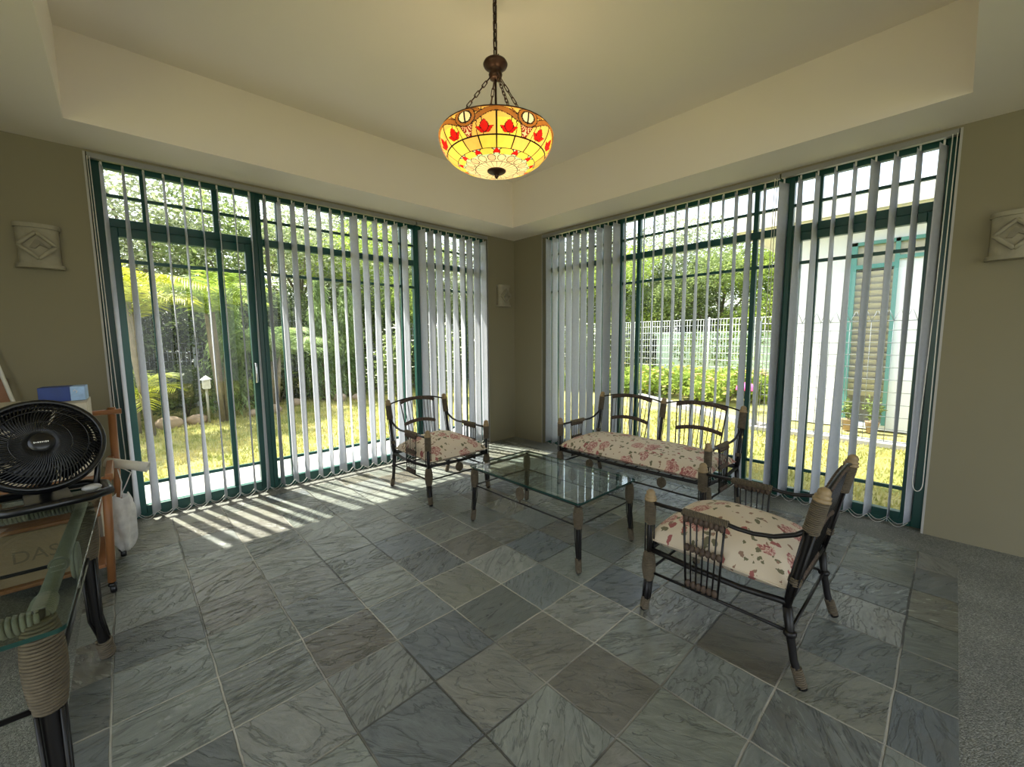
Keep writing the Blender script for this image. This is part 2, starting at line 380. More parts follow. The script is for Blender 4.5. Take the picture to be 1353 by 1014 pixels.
# plaster-edge trims round the openings
b = MB().box((LX0 - .012, -.004, 0), (LX0, .006, OT)).box((LX1, -.004, 0), (LX1 + .006, .006, OT)); struct('trim_1', b, M['alu'])
b = MB().box((-.004, RY0 - .012, 0), (.006, RY0, OT)).box((-.004, RY1, 0), (.006, RY1 + .006, OT)); struct('trim_2', b, M['alu'])

# ------------------------------------------------------------------ vertical blinds
def vane_mesh(ta, tb, seed):
    rr = random.Random(seed); W = .122; z0, z1 = .045, 2.505; NZ = 26; NW = 6; vs = []; fs = []
    sway = rr.uniform(-.006, .006); T = .0012
    for side in (1, -1):
        for i in range(NZ + 1):
            q = i / NZ; z = z0 + (z1 - z0) * q; a = math.radians(tb + (ta - tb) * (q ** .8) + 3 * math.sin(q * 5 + seed))
            for k in range(NW + 1):
                s = (k / NW - .5); bow = .005 * (1 - 4 * s * s)
                x = math.sin(a) * W * s + math.cos(a) * (bow + side * T) + sway * (1 - q); y = math.cos(a) * W * s - math.sin(a) * (bow + side * T)
                vs.append((x, y, z))
    n = (NZ + 1) * (NW + 1); w = NW + 1
    for i in range(NZ):
        for k in range(NW):
            a = i * w + k; fs.append((a, a + 1, a + w + 1, a + w)); fs.append((n + a, n + a + w, n + a + w + 1, n + a + 1))
        fs.append((i * w, (i + 1) * w, n + (i + 1) * w, n + i * w)); fs.append((i * w + NW, n + i * w + NW, n + (i + 1) * w + NW, (i + 1) * w + NW))
    for k in range(NW):
        fs.append((k, n + k, n + k + 1, k + 1)); a = NZ * w + k; fs.append((a, a + 1, n + a + 1, n + a))
    return vs, fs
def blind(label, ax, e0, e1, start, step, angs, seed, cords=()):
    """e0..e1 ends of the head rail along the wall; vanes hang from start every step"""
    root = thing('vertical_blind', label, 'blind', (0, 0, 0), 0, 'pale vertical blinds over the windows')
    yc = .004
    def P(s, d, z): return (s, d, z) if ax == 'L' else (d, s, z)
    hr = MB(); bx(hr, ax, e0, e1, 2.538, 2.572, yc - .018, yc + .022); hr.build('head_rail', M['rail'], root, .003)
    for i, (ta, tb) in enumerate(angs):
        s = start + step * i
        if ax == 'L': vs, fs = vane_mesh(ta, tb, seed + i); vs = [(x + s, y + yc, z) for x, y, z in vs]
        else:
            vs, fs = vane_mesh(ta, tb, seed + i); vs = [(y + yc, x + s, z) for x, y, z in vs]; fs = [f[::-1] for f in fs]
        v = MB().add(vs, fs).build('vane', M['vane'], root)
        c = MB(); c.tube([P(s, yc, 2.53), P(s, yc, 2.50)], .006, 6); c.build('vane_clip', M['plastic_white'], v)
    ch = MB()
    for i in range(len(angs) - 1):
        s = start + step * i; pts = [P(s + step * q / 6, yc - .02, .055 - .045 * math.sin(PI * q / 6)) for q in range(7)]
        ch.tube(pts, .0016, 4)
        pts = [P(s + step * q / 6, yc + .03, .055 - .04 * math.sin(PI * q / 6)) for q in range(7)]; ch.tube(pts, .0016, 4)
    ch.build('bottom_bead_chain', M['plastic_white'], root)
    for (cs, zb, w) in cords:
        pts = [P(cs, -.03, 2.54), P(cs + .004, -.035, 1.4), P(cs, -.035, zb + .06)]
        pts += [P(cs + w / 2 - w / 2 * math.cos(PI * q / 8), -.035, zb + .06 - .06 * math.sin(PI * q / 8)) for q in range(1, 8)]
        pts += [P(cs + w, -.035, zb + .06), P(cs + w * .6, -.035, 1.4), P(cs + w * .4, -.03, 2.54)]
        MB().tube(pts, .0028, 5).build('pull_cord', M['plastic_white'], root)
L1 = [(6, 17), (8, 29), (9, 21), (0, 12), (-1, 22), (1, 15), (4, 16), (5, 20), (5, 27), (4, -3), (0, -8), (-5, -4), (-4, 0), (-3, 7), (9, -12), (10, 12), (-12, -20), (-1, -4), (-1, -3), (0, -5), (1, -4), (1, -11)]
L2 = [(-7, -21), (-2, -16), (-2, -10), (3, 14), (12, -16), (4, 20), (4, -4), (5, -4), (5, -4)]
R1 = [(8, 6), (10, 6), (8, 5), (7, 5), (-2, -5), (2, 0), (2, 0), (2, 0), (-7, -10), (-3, -5), (24, 18), (18, 13), (22, 21), (21, 19), (21, 11), (19, 7), (11, 17), (15, 6), (10, 13), (12, 12), (9, 3), (6, -21), (7, 4)]
R2 = [(-17, -13), (-2, -21), (-5, -9), (-3, -16), (-2, -29), (-15, -15), (-8, -17), (-10, -5), (-20, -17)]
blind('long pale vertical blind hanging over the garden door on the left wall', 'L', -3.895, -1.445, -3.83, .1072, L1, 10, [(-3.893, .45, .03)])
blind('narrow pale vertical blind beside the corner, behind the armchair with its back to the garden', 'L', -1.43, -.46, -1.37, .107, L2, 50)
blind('long pale vertical blind on the right wall behind the two-seat bench', 'R', -3.0, -.505, -.60, -.1045, R1, 80, [(-2.99, .50, .04)])
blind('short pale vertical blind over the door beside the right-hand bare wall', 'R', -3.945, -3.01, -3.03, -.107, R2, 120, [(-3.94, .29, .05)])

# ------------------------------------------------------------------ wall sconces
def sconce(label, loc, rz):
    t = thing('wall_sconce', label, 'wall lamp', loc, rz, 'carved stone wall sconces')
    W, D, Hh = .20, .085, .27
    def arc(w, d, n=12): return [(w / 2 * math.cos(PI * i / n), -d * math.sin(PI * i / n) ** .6 if 0 < i < n else 0) for i in range(n + 1)]
    def slab(mb, w, d, z0, z1, mi=0):
        a = arc(w, d); n = len(a); vs = [(x, y, z0) for x, y in a] + [(x, y, z1) for x, y in a]
        fs = [(i, i + 1, n + i + 1, n + i) for i in range(n - 1)] + [(n - 1, 0, n, 2 * n - 1)]
        mb.add(vs, [f[::-1] for f in fs], mi, True); mb.add(vs, [tuple(range(n)), tuple(range(2 * n - 1, n - 1, -1))], mi, False)
    m = MB(); slab(m, W - .012, D - .01, .02, Hh - .02); m.build('body', M['stone'], t)
    m = MB(); slab(m, W + .015, D + .008, 0, .024); m.build('bottom_ledge', M['stone'], t, .003)
    m = MB(); slab(m, W + .004, D + .002, Hh - .026, Hh); m.build('top_ledge', M['stone'], t, .003)
    m = MB(); yf = -D + .006
    c = [(0, .055), (-.082, .135), (0, .215), (.082, .135)]
    for i in range(4):
        (x0, z0), (x1, z1) = c[i], c[(i + 1) % 4]
        pts = [(x0 + (x1 - x0) * q / 5, yf - .006 + .5 * (abs(x0 + (x1 - x0) * q / 5) / .1) ** 2.4 * .03, z0 + (z1 - z0) * q / 5) for q in range(6)]
        m.tube(pts, .012, 6)
    m.build('diamond_relief', M['stone'], t)
    m = MB(); m.add([(-.035, yf - .004, .12), (-.005, yf - .006, .175), (.012, yf - .006, .165), (.05, yf - .003, .12), (.01, yf - .006, .14), (-.01, yf - .006, .115),
                     (-.035, yf + .012, .12), (-.005, yf + .012, .175), (.012, yf + .012, .165), (.05, yf + .012, .12), (.01, yf + .012, .14), (-.01, yf + .012, .115)],
                    [(0, 1, 2, 4), (2, 3, 4), (0, 4, 5), (0, 6, 7, 1), (1, 7, 8, 2), (2, 8, 9, 3), (3, 9, 10, 4), (4, 10, 11, 5), (5, 11, 6, 0)], 0, False)
    m.build('carved_motif', M['stone_shade'], t)  # recess shade painted as a darker stone tone on a raised shape
    return t
sc = sconce('carved beige stone wall sconce left of the garden door', (-4.155, 0, 1.785), 0)
dup(sc, (-.215, 0, 1.735), 0, 'small-looking carved stone wall sconce in the room corner between the two windows')
dup(sc, (0, -4.21, 1.755), PI / 2 * -1, 'carved stone wall sconce on the bare wall at the right edge')

# ------------------------------------------------------------------ rattan and metal seating
BK = [(-.585, .30), (-.605, .415), (-.628, .53), (-.640, .61), (-.665, .73), (-.682, .80)]   # lean of the back post (front foot = 0)
def yb(z):
    for (a, za), (c, zc) in zip(BK, BK[1:]):
        if z <= zc: return a + (c - a) * (z - za) / (zc - za) + .325
    return BK[-1][0] + .325
egg = lambda a, c: (lambda q: a + (c - a) * math.sin(PI * q) ** .8)
flat = lambda r: (lambda q: r)
def finial(mb, p, r=.026, lean=0):
    T = Matrix.Translation(Vector(p)) @ Matrix.Rotation(lean, 4, 'X')
    mb.lathe([(r * .8, 0), (r * 1.12, .004), (r * 1.12, .011), (r * .85, .014), (r * 1.0, .018), (r * 1.0, .024), (r * .78, .027), (r * .82, .034), (r * .78, .044), (r * .5, .053), (.001, .057)], 16, M=T)
def beads(mb, pts, r=.011, gap=.021, flatten=.75):
    pts = [Vector(p) for p in pts]; L = sum((c - a).length for a, c in zip(pts, pts[1:])); n = max(2, int(L / gap))
    for i in range(n):
        d = (i + .5) / n * L
        for a, c in zip(pts, pts[1:]):
            s = (c - a).length
            if d <= s: p = a + (c - a) * (d / s); break
            d -= s
        mb.ball(p, r * flatten, r * flatten, r, 5)
def seat(name, label, cat, W, loc, rz, bays=1, group=None):
    """W distance between outer posts; bays of the back; local front = +y"""
    t = thing(name, label, cat, loc, rz, group); h = W / 2
    for sx in (-1, 1):                                   # front legs
        x = sx * h; yf = .325 - .02; lg = MB()
        lg.tube([(x, .325 + .004, .003), (x, .322, .03), (x, .312, .08), (x, yf, .16)], [.016, .0145, .016, .019], 10)
        lg.tube([(x, yf, .16), (x, yf, .56)], .013, 10)
        for k in range(4):
            a = k * PI / 2 + PI / 4; c, s = math.cos(a) * .02, math.sin(a) * .02
            lg.tube([(x + c, yf + s, .31), (x + c * 1.05, yf + s * 1.05, .45)], .0035, 6)
            lg.tube([(x + c * .9, .313 + s * .9, .065), (x + c, yf + s, .16)], .0035, 6)
        leg = lg.build('leg', M['black_metal'], t)
        for a_, c_, r_ in (((x, yf, .165), (x, yf, .305), egg(.019, .029)), ((x, yf, .447), (x, yf, .555), flat(.023)), ((x, .324, .012), (x, .314, .07), flat(.0175))): MB().rope(a_, c_, r_, .0058).build('cord_wrap', M['rope'], leg)
        f = MB(); finial(f, (x, yf, .555), .025); f.build('finial', M['knob'], leg)
    xs = [-h, h] if bays == 1 else [-h, 0, h]
    for x in xs:                                          # back posts
        lg = MB(); inner = bays == 2 and x == 0
        if not inner:
            lg.tube([(x, -.325 - .004, .003), (x, -.31, .045), (x, -.293, .10), (x, -.275, .20), (x, -.262, .30)], [.016, .015, .014, .0145, .017], 10)
            lg.lathe([(.017, -.012), (.023, -.006), (.023, .006), (.017, .012)], 12, o=(x, -.275, .2))
        lg.tube([(x, yb(z), z) for z in (.30, .415, .53, .62, .735)], .014, 10)
        for k in range(4):
            a = k * PI / 2 + PI / 4; c, s = math.cos(a) * .021, math.sin(a) * .021
            lg.tube([(x + c * .7, yb(.33) + s * .7, .33), (x + c, yb(.415) + s, .415), (x + c, yb(.62) + s, .62)], .0035, 6)
        leg = lg.build('leg' if not inner else 'centre_back_post', M['black_metal'], t)
        for a_, c_, r_ in (((x, yb(.62), .615), (x, yb(.735), .735), .0245), ((x, -.323, .012), (x, -.302, .075), .0165), ((x, yb(.40), .40), (x, yb(.425), .425), .02)):
            if not (inner and a_[2] < .1): MB().rope(a_, c_, flat(r_), .0058).build('cord_wrap', M['rope'], leg)
        f = MB(); finial(f, (x, yb(.735), .735), .026, .2); f.build('finial', M['knob'], leg)
    sf = MB()                                             # seat rails
    for sx in (-1, 1):
        x = sx * h; sf.tube([(x, .30, .318), (x, .1, .305), (x, -.1, .303), (x, -.262, .318)], .0125, 8)
    sf.tube([(-h, .305, .318), (0, .312, .31), (h, .305, .318)], .0125, 8); sf.tube([(-h, -.262, .318), (h, -.262, .318)], .0115, 8)
    for k in range(1, int(W / .09)): x = -h + W * k / int(W / .09); sf.tube([(x, .305, .314), (x, -.262, .316)], .004, 5)
    sf.build('seat_frame', M['black_metal'], t)
    st = MB(); zz = .205
    for sx in (-1, 1): st.tube([(sx * h, .306, zz), (sx * h, -.275, zz)], .0065, 6)
    st.tube([(-h, .306, zz), (h, .306, zz)], .0065, 6); st.tube([(-h, -.275, zz), (h, -.275, zz)], .0065, 6)
    st.build('stretcher', M['black_metal'], t)
    cx = [0] if bays == 1 else [-W / 4, W / 4]
    for x in cx:                                          # coin-shaped drop under the front rail
        m = MB(); T = Matrix.Translation((x, .306, .255)) @ Matrix.Rotation(PI / 2, 4, 'X')
        m.lathe([(.018, -.006), (.030, -.007), (.034, 0), (.030, .007), (.018, .006)], 24, M=T)
        for r in (.031, .025, .019, .013, .007):
            m.tube([(x + r * math.cos(a * PI / 9), .306 + .0075, .255 + r * 1.15 * math.sin(a * PI / 9)) for a in range(18)], .0034, 5, True)
            m.tube([(x + r * math.cos(a * PI / 9), .306 - .0075, .255 + r * 1.15 * math.sin(a * PI / 9)) for a in range(18)], .0034, 5, True)
        m.tube([(x, .306, .285), (x, .306, .31)], .004, 6); m.tube([(x, .306, .205), (x, .306, .225)], .004, 6)
        m.build('medallion', M['rope'], t)
    for sx in (-1, 1):                                    # arms with a woven drop panel
        x = sx * h; o = .325
        A = [(x, o - .02, .548), (x, o - .10, .548), (x, o - .18, .55), (x, o - .36, .55), (x, o - .40, .545), (x, o - .46, .545), (x, o - .53, .558), (x, o - .60, .59), (x, o - .635, .62)]
        a = MB().tube(A, .0095, 8).build('armrest', M['black_metal'], t)
        p = MB()
        for k in range(7):
            q = k / 6; p.tube([(x + sx * .010, o - .185 - .17 * q, .545), (x + sx * .014, o - .205 - .135 * q, .215)], .0048 if k in (0, 6) else .0034, 6)
        p.build('drop_panel_rod', M['black_metal'], a)
        w = MB().rope((x, o - .175, .55), (x, o - .365, .55), flat(.0135), .0058); w.build('arm_wrap', M['rope'], a)
        for dx_, ya_, yb_, z_ in ((.009, .185, .355, .527), (.011, .193, .350, .398), (.014, .205, .340, .236)):
            w = MB(); e = [(x + sx * dx_, o - ya_, z_), (x + sx * dx_, o - yb_, z_)]; w.tube(e, .009, 6); beads(w, e, .018); w.build('woven_band', M['rope_dark'], a)
    bw = W / bays
    for bi in range(bays):                                # back panels
        c = -h + bw * (bi + .5); hw = .178 if bays == 1 else .207; lo = .138 if bays == 1 else .175; hb = bw / 2
        def arch(z, w, rise, n=10, full=False):
            out = []
            for i in range(n + 1):
                q = -1 + 2 * i / n; zz = z + rise * (1 - q * q); out.append((c + q * w, yb(zz), zz))
            return out
        f = MB(); cr = arch(.742, hb, .046, 14); f.tube(cr, .0065, 8)
        f.tube([(c - hb, yb(.335), .335), (c + hb, yb(.335), .335)], .0065, 8)
        for i in range(11):
            q = -1 + 2 * i / 10; zt = .742 + .046 * (1 - (q * hw / hb) ** 2)
            f.tube([(c + q * hw, yb(zt), zt), (c + q * lo, yb(.34), .34)], .0055 if i in (0, 10) else .0034, 6)
        bk = f.build('backrest', M['black_metal'], t)
        for z, ww, rise in ((.748, hw, .03), (.548, hw * .91, .028), (.352, lo, 0)):
            pts = arch(z, ww, rise); w = MB(); w.tube(pts, .011, 6); w.tube([(p[0], p[1], p[2] + .012) for p in pts], .005, 6); w.tube([(p[0], p[1], p[2] - .012) for p in pts], .005, 6); beads(w, [(p[0], p[1] + .003, p[2]) for p in pts], .017, .020, .85); w.build('woven_band', M['rope_dark'], bk)
    # cushion, plump and piped
    vs = []; fs = []; NX = 28 if bays == 1 else 48; NY = 24; cw = W / 2 - .008; y0, y1 = -.262, .33
    for side in (1, -1):
        for j in range(NY + 1):
            for i in range(NX + 1):
                u = -1 + 2 * i / NX; v = -1 + 2 * j / NY
                e = max(0, (1 - abs(u) ** (4 if bays == 1 else 9))) ** .36 * max(0, (1 - abs(v) ** 4)) ** .36
                cr_ = 1 - .05 * (1 - abs(v)) * abs(u) ** 6
                x = u * cw * cr_; y = (y0 + y1) / 2 + v * (y1 - y0) / 2
                tuft = .014 * math.cos(u * (4 if bays == 1 else 9)) * math.cos(v * 4) + .004 * math.sin(u * 11 + v * 7)
                crown = (1 - u * u * (1 if bays == 1 else u * u)) * (1 - v * v)
                z = .362 + side * .040 * e + (max(0, .022 * e + (.085 if bays == 1 else .05) * crown * (1 + tuft * 6)) if side > 0 else 0)
                vs.append((x, y, z))
    n = (NX + 1) * (NY + 1)
    for j in range(NY):
        for i in range(NX):
            a = j * (NX + 1) + i; fs.append((a, a + 1, a + NX + 2, a + NX + 1)); fs.append((n + a, n + a + NX + 1, n + a + NX + 2, n + a + 1))
    cu = MB().add(vs, fs)
    edge = [(i, 0) for i in range(NX)] + [(NX, j) for j in range(NY)] + [(i, NY) for i in range(NX, 0, -1)] + [(0, j) for j in range(NY, 0, -1)]
    cu.tube([vs[j * (NX + 1) + i] for i, j in edge], .004, 6, True)
    cu.build('cushion', M['floral'], t)['label'] = 'cream cushion printed with red roses and green leaves'
    return t
ac = seat('armchair', 'black metal and wrapped cane armchair with rose cushion, nearest, facing the glass coffee table', 'armchair', .595, (-1.76, -3.395, 0), 0, 1, 'cane and metal armchairs')
dup(ac, (-1.825, -.928, 0), PI, 'cane and metal armchair with its back to the left garden blinds')
seat('garden_bench', 'two-seat cane and metal bench with long rose cushion before the right window', 'bench', 1.30, (-.68, -2.28, 0), PI / 2, 2)

# ------------------------------------------------------------------ glass tables of the same set
def glass_top(mb, a, c, z, th, r=.02):
    x0, y0 = a; x1, y1 = c; P = []
    for (cx, cy, s) in ((x1 - r, y1 - r, 0), (x0 + r, y1 - r, 1), (x0 + r, y0 + r, 2), (x1 - r, y0 + r, 3)):
        for k in range(5): an = s * PI / 2 + k * PI / 8; P.append((cx + r * math.cos(an), cy + r * math.sin(an)))
    n = len(P); vs = [(x, y, z) for x, y in P] + [(x, y, z + th) for x, y in P]
    mb.add(vs, [tuple(range(n))[::-1], tuple(range(n, 2 * n))], 0, False)
    mb.add(vs, [(i, (i + 1) % n, n + (i + 1) % n, n + i) for i in range(n)], 1, True)
def table(name, label, lx, ly, hgt, over, loc, s=1.0, rz=0, oy=None, er=None, frame='black_metal', foot=.012, medal=((1, 0),), tr=.009):
    """lx, ly half distances between legs"""
    t = thing(name, label, 'table', loc, rz); oy = oy or over; er = er or .026
    for sx in (-1, 1):
        for sy in (-1, 1):
            x, y = sx * lx, sy * ly; zt = hgt - .02; zw = hgt - .02 - (.125 if hgt < .5 else .155) * s; lg = MB()
            fx, fy = x + sx * foot * .6, y + sy * foot
            pts = [(fx + sx * .006, fy + sy * .006, .003), (fx, fy, .02), (x + sx * foot * .45, y + sy * foot * .5, .09), (x + sx * foot * .12, y + sy * foot * .15, .2), (x, y, zw), (x, y, zt)]
            lg.tube(pts, [.013 * s, .012 * s, .012 * s, .0125 * s, .015 * s, .013 * s], 12)
            lg.tube([(x, y, zt - .01), (x, y, hgt)], .012, 8)
            for k in range(4):
                a = k * PI / 2 + PI / 4; c, q = math.cos(a) * .020 * s, math.sin(a) * .020 * s
                lg.tube([(fx + c * .6, fy + q * .6, .08), (x + c * .85, y + q * .85, .2), (x + c, y + q, zw)], .0032 * s, 6)
            leg = lg.build('leg', M['black_metal'], t)
            MB().rope((x, y, zw), (x, y, zt), egg(.017 * s, er * s), .0062 * min(s, 1.1), seg=18).build('cord_wrap', M['rope'], leg)
            w = MB().rope((fx + sx * .003, fy + sy * .003, .012), (x + sx * foot * .46, y + sy * foot * .52, .085), flat(.0155 * s), .0058 * s)
            w.build('cord_wrap', M['rope'], leg)
    f = MB(); zf = hgt - .012 - (tr - .009)
    for sx in (-1, 1): f.tube([(sx * lx, -ly, zf), (sx * lx, ly, zf)], tr, 10)
    for sy in (-1, 1): f.tube([(-lx, sy * ly, zf), (lx, sy * ly, zf)], tr, 10)
    if tr > .01:
        for sx in (-1, 1): f.rope((sx * lx, -ly, zf), (sx * lx, -ly + .09, zf), flat(tr + .003), .007); f.rope((sx * lx, -.14, zf), (sx * lx, -.135, zf), flat(tr + .002), .005)
        for sy in (-1, 1):
            f.rope((-lx, sy * ly, zf), (lx, sy * ly, zf), flat(tr + .001), .0085)
    f.build('top_frame', M[frame], t)
    st = MB(); zs = hgt - .02 - (.115 if hgt < .5 else .15) * s
    for sx in (-1, 1): st.tube([(sx * lx, -ly, zs), (sx * lx, ly, zs)], .0048 * s, 6)
    for sy in (-1, 1): st.tube([(-lx, sy * ly, zs), (lx, sy * ly, zs)], .0048 * s, 6)
    st.build('stretcher', M['black_metal'], t)
    for (sx, yy) in medal:
        m = MB(); x = sx * lx; zc = (zf + zs) / 2
        for r in (.040, .033, .026, .019, .012, .006):
            for d in (-.005, .005): m.tube([(x + d, yy + r * .72 * s * math.cos(a * PI / 9), zc + r * s * math.sin(a * PI / 9)) for a in range(18)], .0042 * s, 5, True)
        m.tube([(x, yy, zs), (x, yy, zf)], .004, 6); m.build('medallion', M['rope'] if frame == 'black_metal' else M['cream_cord'], t)
    g = MB(); glass_top(g, (-lx - over, -ly - oy), (lx + over, ly + oy), hgt, .010); g.build('glass_top', [M['tglass'], M['tglass_edge']], t)
    return t
table('coffee_table', 'low rectangular glass-topped coffee table with black metal and cord-wrapped legs', .268, .468, .405, .028, (-1.765, -2.178, 0), medal=((-1, 0), (1, 0)))
table('dining_table', 'tall glass-topped table with cord-wrapped legs carrying the black fan, lower left', .42, .455, .70, .06, (-4.418, -2.145, 0), 1.45, math.radians(-1.6), .145, .0245, 'cream_cord', .03, ((1, .16),), .018)

# ------------------------------------------------------------------ stained glass pendant
LC = Vector((-2.29, -2.28, 0))
lamp = thing('pendant_lamp', 'round stained-glass bowl pendant lamp with amber panes and red tulips on a bronze chain', 'lamp', (LC.x, LC.y, HC))
def Z(z): return z - HC
def link_chain(mb, p0, p1, ln=.036, w=.010, r=.0026, parity=0):
    p0 = Vector(p0); p1 = Vector(p1); d = p1 - p0; L = d.length; t = d / L; n = max(2, round(L / (ln - 2.4 * r))); stp = L / n
    up = Vector((0, 0, 1)) if abs(t.z) < .9 else Vector((0, 1, 0)); u = t.cross(up).normalized(); v = t.cross(u)
    for i in range(n):
        c = p0 + t * stp * (i + .5); s = u if (i + parity) % 2 else v; hl = stp / 2 + 1.2 * r - w * .6
        pts = []
        for k in range(12):
            a = 2 * PI * k / 12; q = math.cos(a) * w * .62; e = hl if math.sin(a) >= 0 else -hl
            pts.append(c + s * q + t * (math.sin(a) * w * .6 + e))
        mb.tube(pts, r, 5, True)
m = MB(); link_chain(m, (0, 0, Z(2.775)), (0, 0, Z(3.07)), .05, .016, .0042); m.build('hanging_chain', M['bronze'], lamp)
m = MB(); m.tube([(.004 * math.sin(k * 1.3), .006 * math.cos(k * 1.1), Z(2.76) + k * .03) for k in range(11)], .0025, 5)
m.tube([(.0, 0, Z(2.765)), (.02, 0, Z(2.80)), (.035, 0, Z(2.79)), (.034, 0, Z(2.765))], .0025, 5); m.build('power_cord', M['black_plastic'], lamp)
m = MB().lathe([(.001, Z(3.062)), (.015, Z(3.064)), (.02, Z(3.072)), (.02, Z(3.08))], 24); m.build('ceiling_rose', M['bronze'], lamp)
m = MB().lathe([(.016, Z(2.665)), (.030, Z(2.67)), (.036, Z(2.69)), (.028, Z(2.705)), (.040, Z(2.715)), (.060, Z(2.73)), (.064, Z(2.74)), (.058, Z(2.752)), (.03, Z(2.762)), (.012, Z(2.775))], 28)
m.build('canopy_cap', M['bronze'], lamp)
m = MB().tube([(0, 0, Z(2.67)), (0, 0, Z(2.21))], .006, 8); m.build('centre_rod', M['bronze'], lamp)
for k in range(4):
    a = math.radians(43 + 90 * k + 22)
    mm = MB(); link_chain(mm, (.028 * math.cos(a), .028 * math.sin(a), Z(2.675)), (.235 * math.cos(a), .235 * math.sin(a), Z(2.402)), .04, .011, .0026, k); mm.build('bowl_chain', M['bronze'], lamp)
m = MB().lathe([(.048, Z(2.214)), (.050, Z(2.208)), (.040, Z(2.201)), (.018, Z(2.196)), (.010, Z(2.188)), (.012, Z(2.182)), (.001, Z(2.170))], 24); m.build('bottom_finial', M['bronze'], lamp)
# bowl: fine mesh whose faces take the pane colours
def bowl_rz(t):   # t 0 bottom .. 1 rim
    a = t * PI / 2 * 1.06
    return .050 + .252 * math.sin(min(a, PI / 2)) ** .92 * (1 - .06 * max(0, a - PI / 2) / .1), 2.212 + .178 * (1 - math.cos(a)) / (1 - math.cos(PI / 2 * 1.06))
PAL = {'lead': (.012, .009, .007), 'amber': (.95, .55, .14), 'yellow': (1.0, .72, .12), 'cream': (.98, .80, .52), 'red': (.62, .015, .012), 'brown': (.36, .15, .035), 'pink': (.95, .62, .38), 'mint': (.55, .75, .55), 'dkred': (.30, .03, .02)}
PK = list(PAL)
def pattern(th, t):
    """th 0..1 round the bowl, t 0..1 up the bowl; six repeats"""
    rep = 6; q = (th * rep) % 1.0; s = abs(q - .5) * 2; S = 1 - s   # S 0 at the motif axis
    h = int(th * rep); L = .016
    # bottom: two rings of petals
    def near(a, e): return abs(a) < e
    if t < .12:
        k = (th * 24) % 1; return 'lead' if min(k, 1 - k) < .07 else 'cream'
    if t < .27:
        if t < .138: return 'lead'
        k = ((th * 18) % 1) - .5; tt = (t - .205) / .062; e = k * k * 5.6 + tt * tt
        return ('pink' if (int(th * 18) % 2) else 'cream') if e < .72 else ('lead' if e < 1.05 else ('mint' if t > .24 else 'cream'))
    if t < .36:
        k = ((th * 12 + .5) % 1) - .5; tt = (t - .31) / .075
        if abs(k) < .20 * (1 - max(0, tt)) and t > .29: return 'red' if abs(k) < .17 * (1 - max(0, tt)) else 'lead'
        e = (abs(k) - .5) ** 2 * 7 + tt * tt
        return 'yellow' if e < .9 else ('lead' if e < 1.2 else 'mint')
    if near(t - .56, .013) or near(t - .365, .012): return 'lead'
    if t < .56:
        k = (th * 18) % 1
        if min(k, 1 - k) < .05: return 'lead'
        return ('yellow', 'amber', 'yellow')[int(th * 18) % 3]
    # scroll: interlaced brown ribbons near the rim
    w1 = .855 + .085 * math.cos(2 * PI * q); d1 = abs(t - w1)
    w2 = .87 - .075 * math.cos(2 * PI * q * 2 + 1.2); d2 = abs(t - w2) if s < .55 else 9
    rd = math.hypot((s - 0) * .5, (t - .87) / 1.0)
    if t > .975: return 'brown'
    ring = math.hypot((q - .5) * .62 * 1.0, (t - .86) * .8)
    if ring < .115:
        if ring > .104 or near(ring - .068, .008): return 'lead'
        if ring > .068: return 'brown'
        return 'cream' if abs(q - .5) > .012 else 'lead'
    if d1 < .052: return 'brown' if d1 < .038 else 'lead'
    if d2 < .040: return 'brown' if d2 < .028 else 'lead'
    # red tulips between the scrolls
    for c0 in (.80, .20):
        u = (q - c0 + .5) % 1 - .5; v = (t - .595) / .15
        if 0 < v < 1.25:
            body = .075 * math.sin(PI * min(1, v / 1.25)) ** .8; side = .04 + .13 * v if v < .62 else 0
            if abs(u) < body: return 'red' if abs(u) < body - .012 else 'lead'
            if v < .62 and near(abs(u) - side, .036): return 'red' if near(abs(u) - side, .026) else 'lead'
    if t < .80:
        u = abs(q - .5); v = (t - .57) / .20   # dark red shell below the ring
        if u < .10 * (.35 + .9 * v) and 0 < v < 1:
            kk = (q - .5) / (.35 + .9 * v) * 42; return 'dkred' if abs((kk % 1) - .5) > .18 else 'pink'
        if near(u - .10 * (.35 + .9 * v), .012): return 'lead'
        if near(u - .155 - .03 * v, .007): return 'lead'
    if near(min(q, 1 - q), .016) or near(abs(q - .5) - .27, .010): return 'lead'
    return 'amber' if t > .8 or int(th * 12) % 2 else 'yellow'
NA, NTT = 432, 96; vs = []; fs = []; mi = []
for j in range(NTT + 1):
    r, z = bowl_rz(j / NTT)
    for i in range(NA): a = 2 * PI * i / NA; vs.append((r * math.cos(a), r * math.sin(a), Z(z)))
for j in range(NTT):
    for i in range(NA):
        fs.append((j * NA + i, j * NA + (i + 1) % NA, (j + 1) * NA + (i + 1) % NA, (j + 1) * NA + i)); mi.append(PK.index(pattern(((i + .5) / NA + .03) % 1, (j + .5) / NTT)))
gm = []
for k, c in PAL.items():
    if k == 'lead': gm.append(simple('lead_came', c, .5, .6, var=.2)); continue
    t = NT('stained_glass_' + k); nz = t.noise(16, 3, dist=1.0); col = t.mix(nz.outputs[0], tuple(x * .75 for x in c), tuple(min(1, x * 1.2) for x in c))
    t.base(tuple(x * .6 for x in c)); t.b.inputs['Roughness'].default_value = .25
    tl = t.n('ShaderNodeBsdfTranslucent'); t.l(col, tl.inputs[0]); mx = t.n('ShaderNodeMixShader', i_0=.8)
    t.l(t.b.outputs[0], mx.inputs[1]); t.l(tl.outputs[0], mx.inputs[2]); t.l(mx.outputs[0], t.out.inputs[0]); gm.append(t.m)
bm_ = MB(); bm_.v = vs; bm_.f = fs; bm_.m = mi; bm_.sm = [True] * len(fs)
bm_.build('glass_bowl', gm, lamp)['label'] = 'stained-glass bowl of amber, cream and red panes'
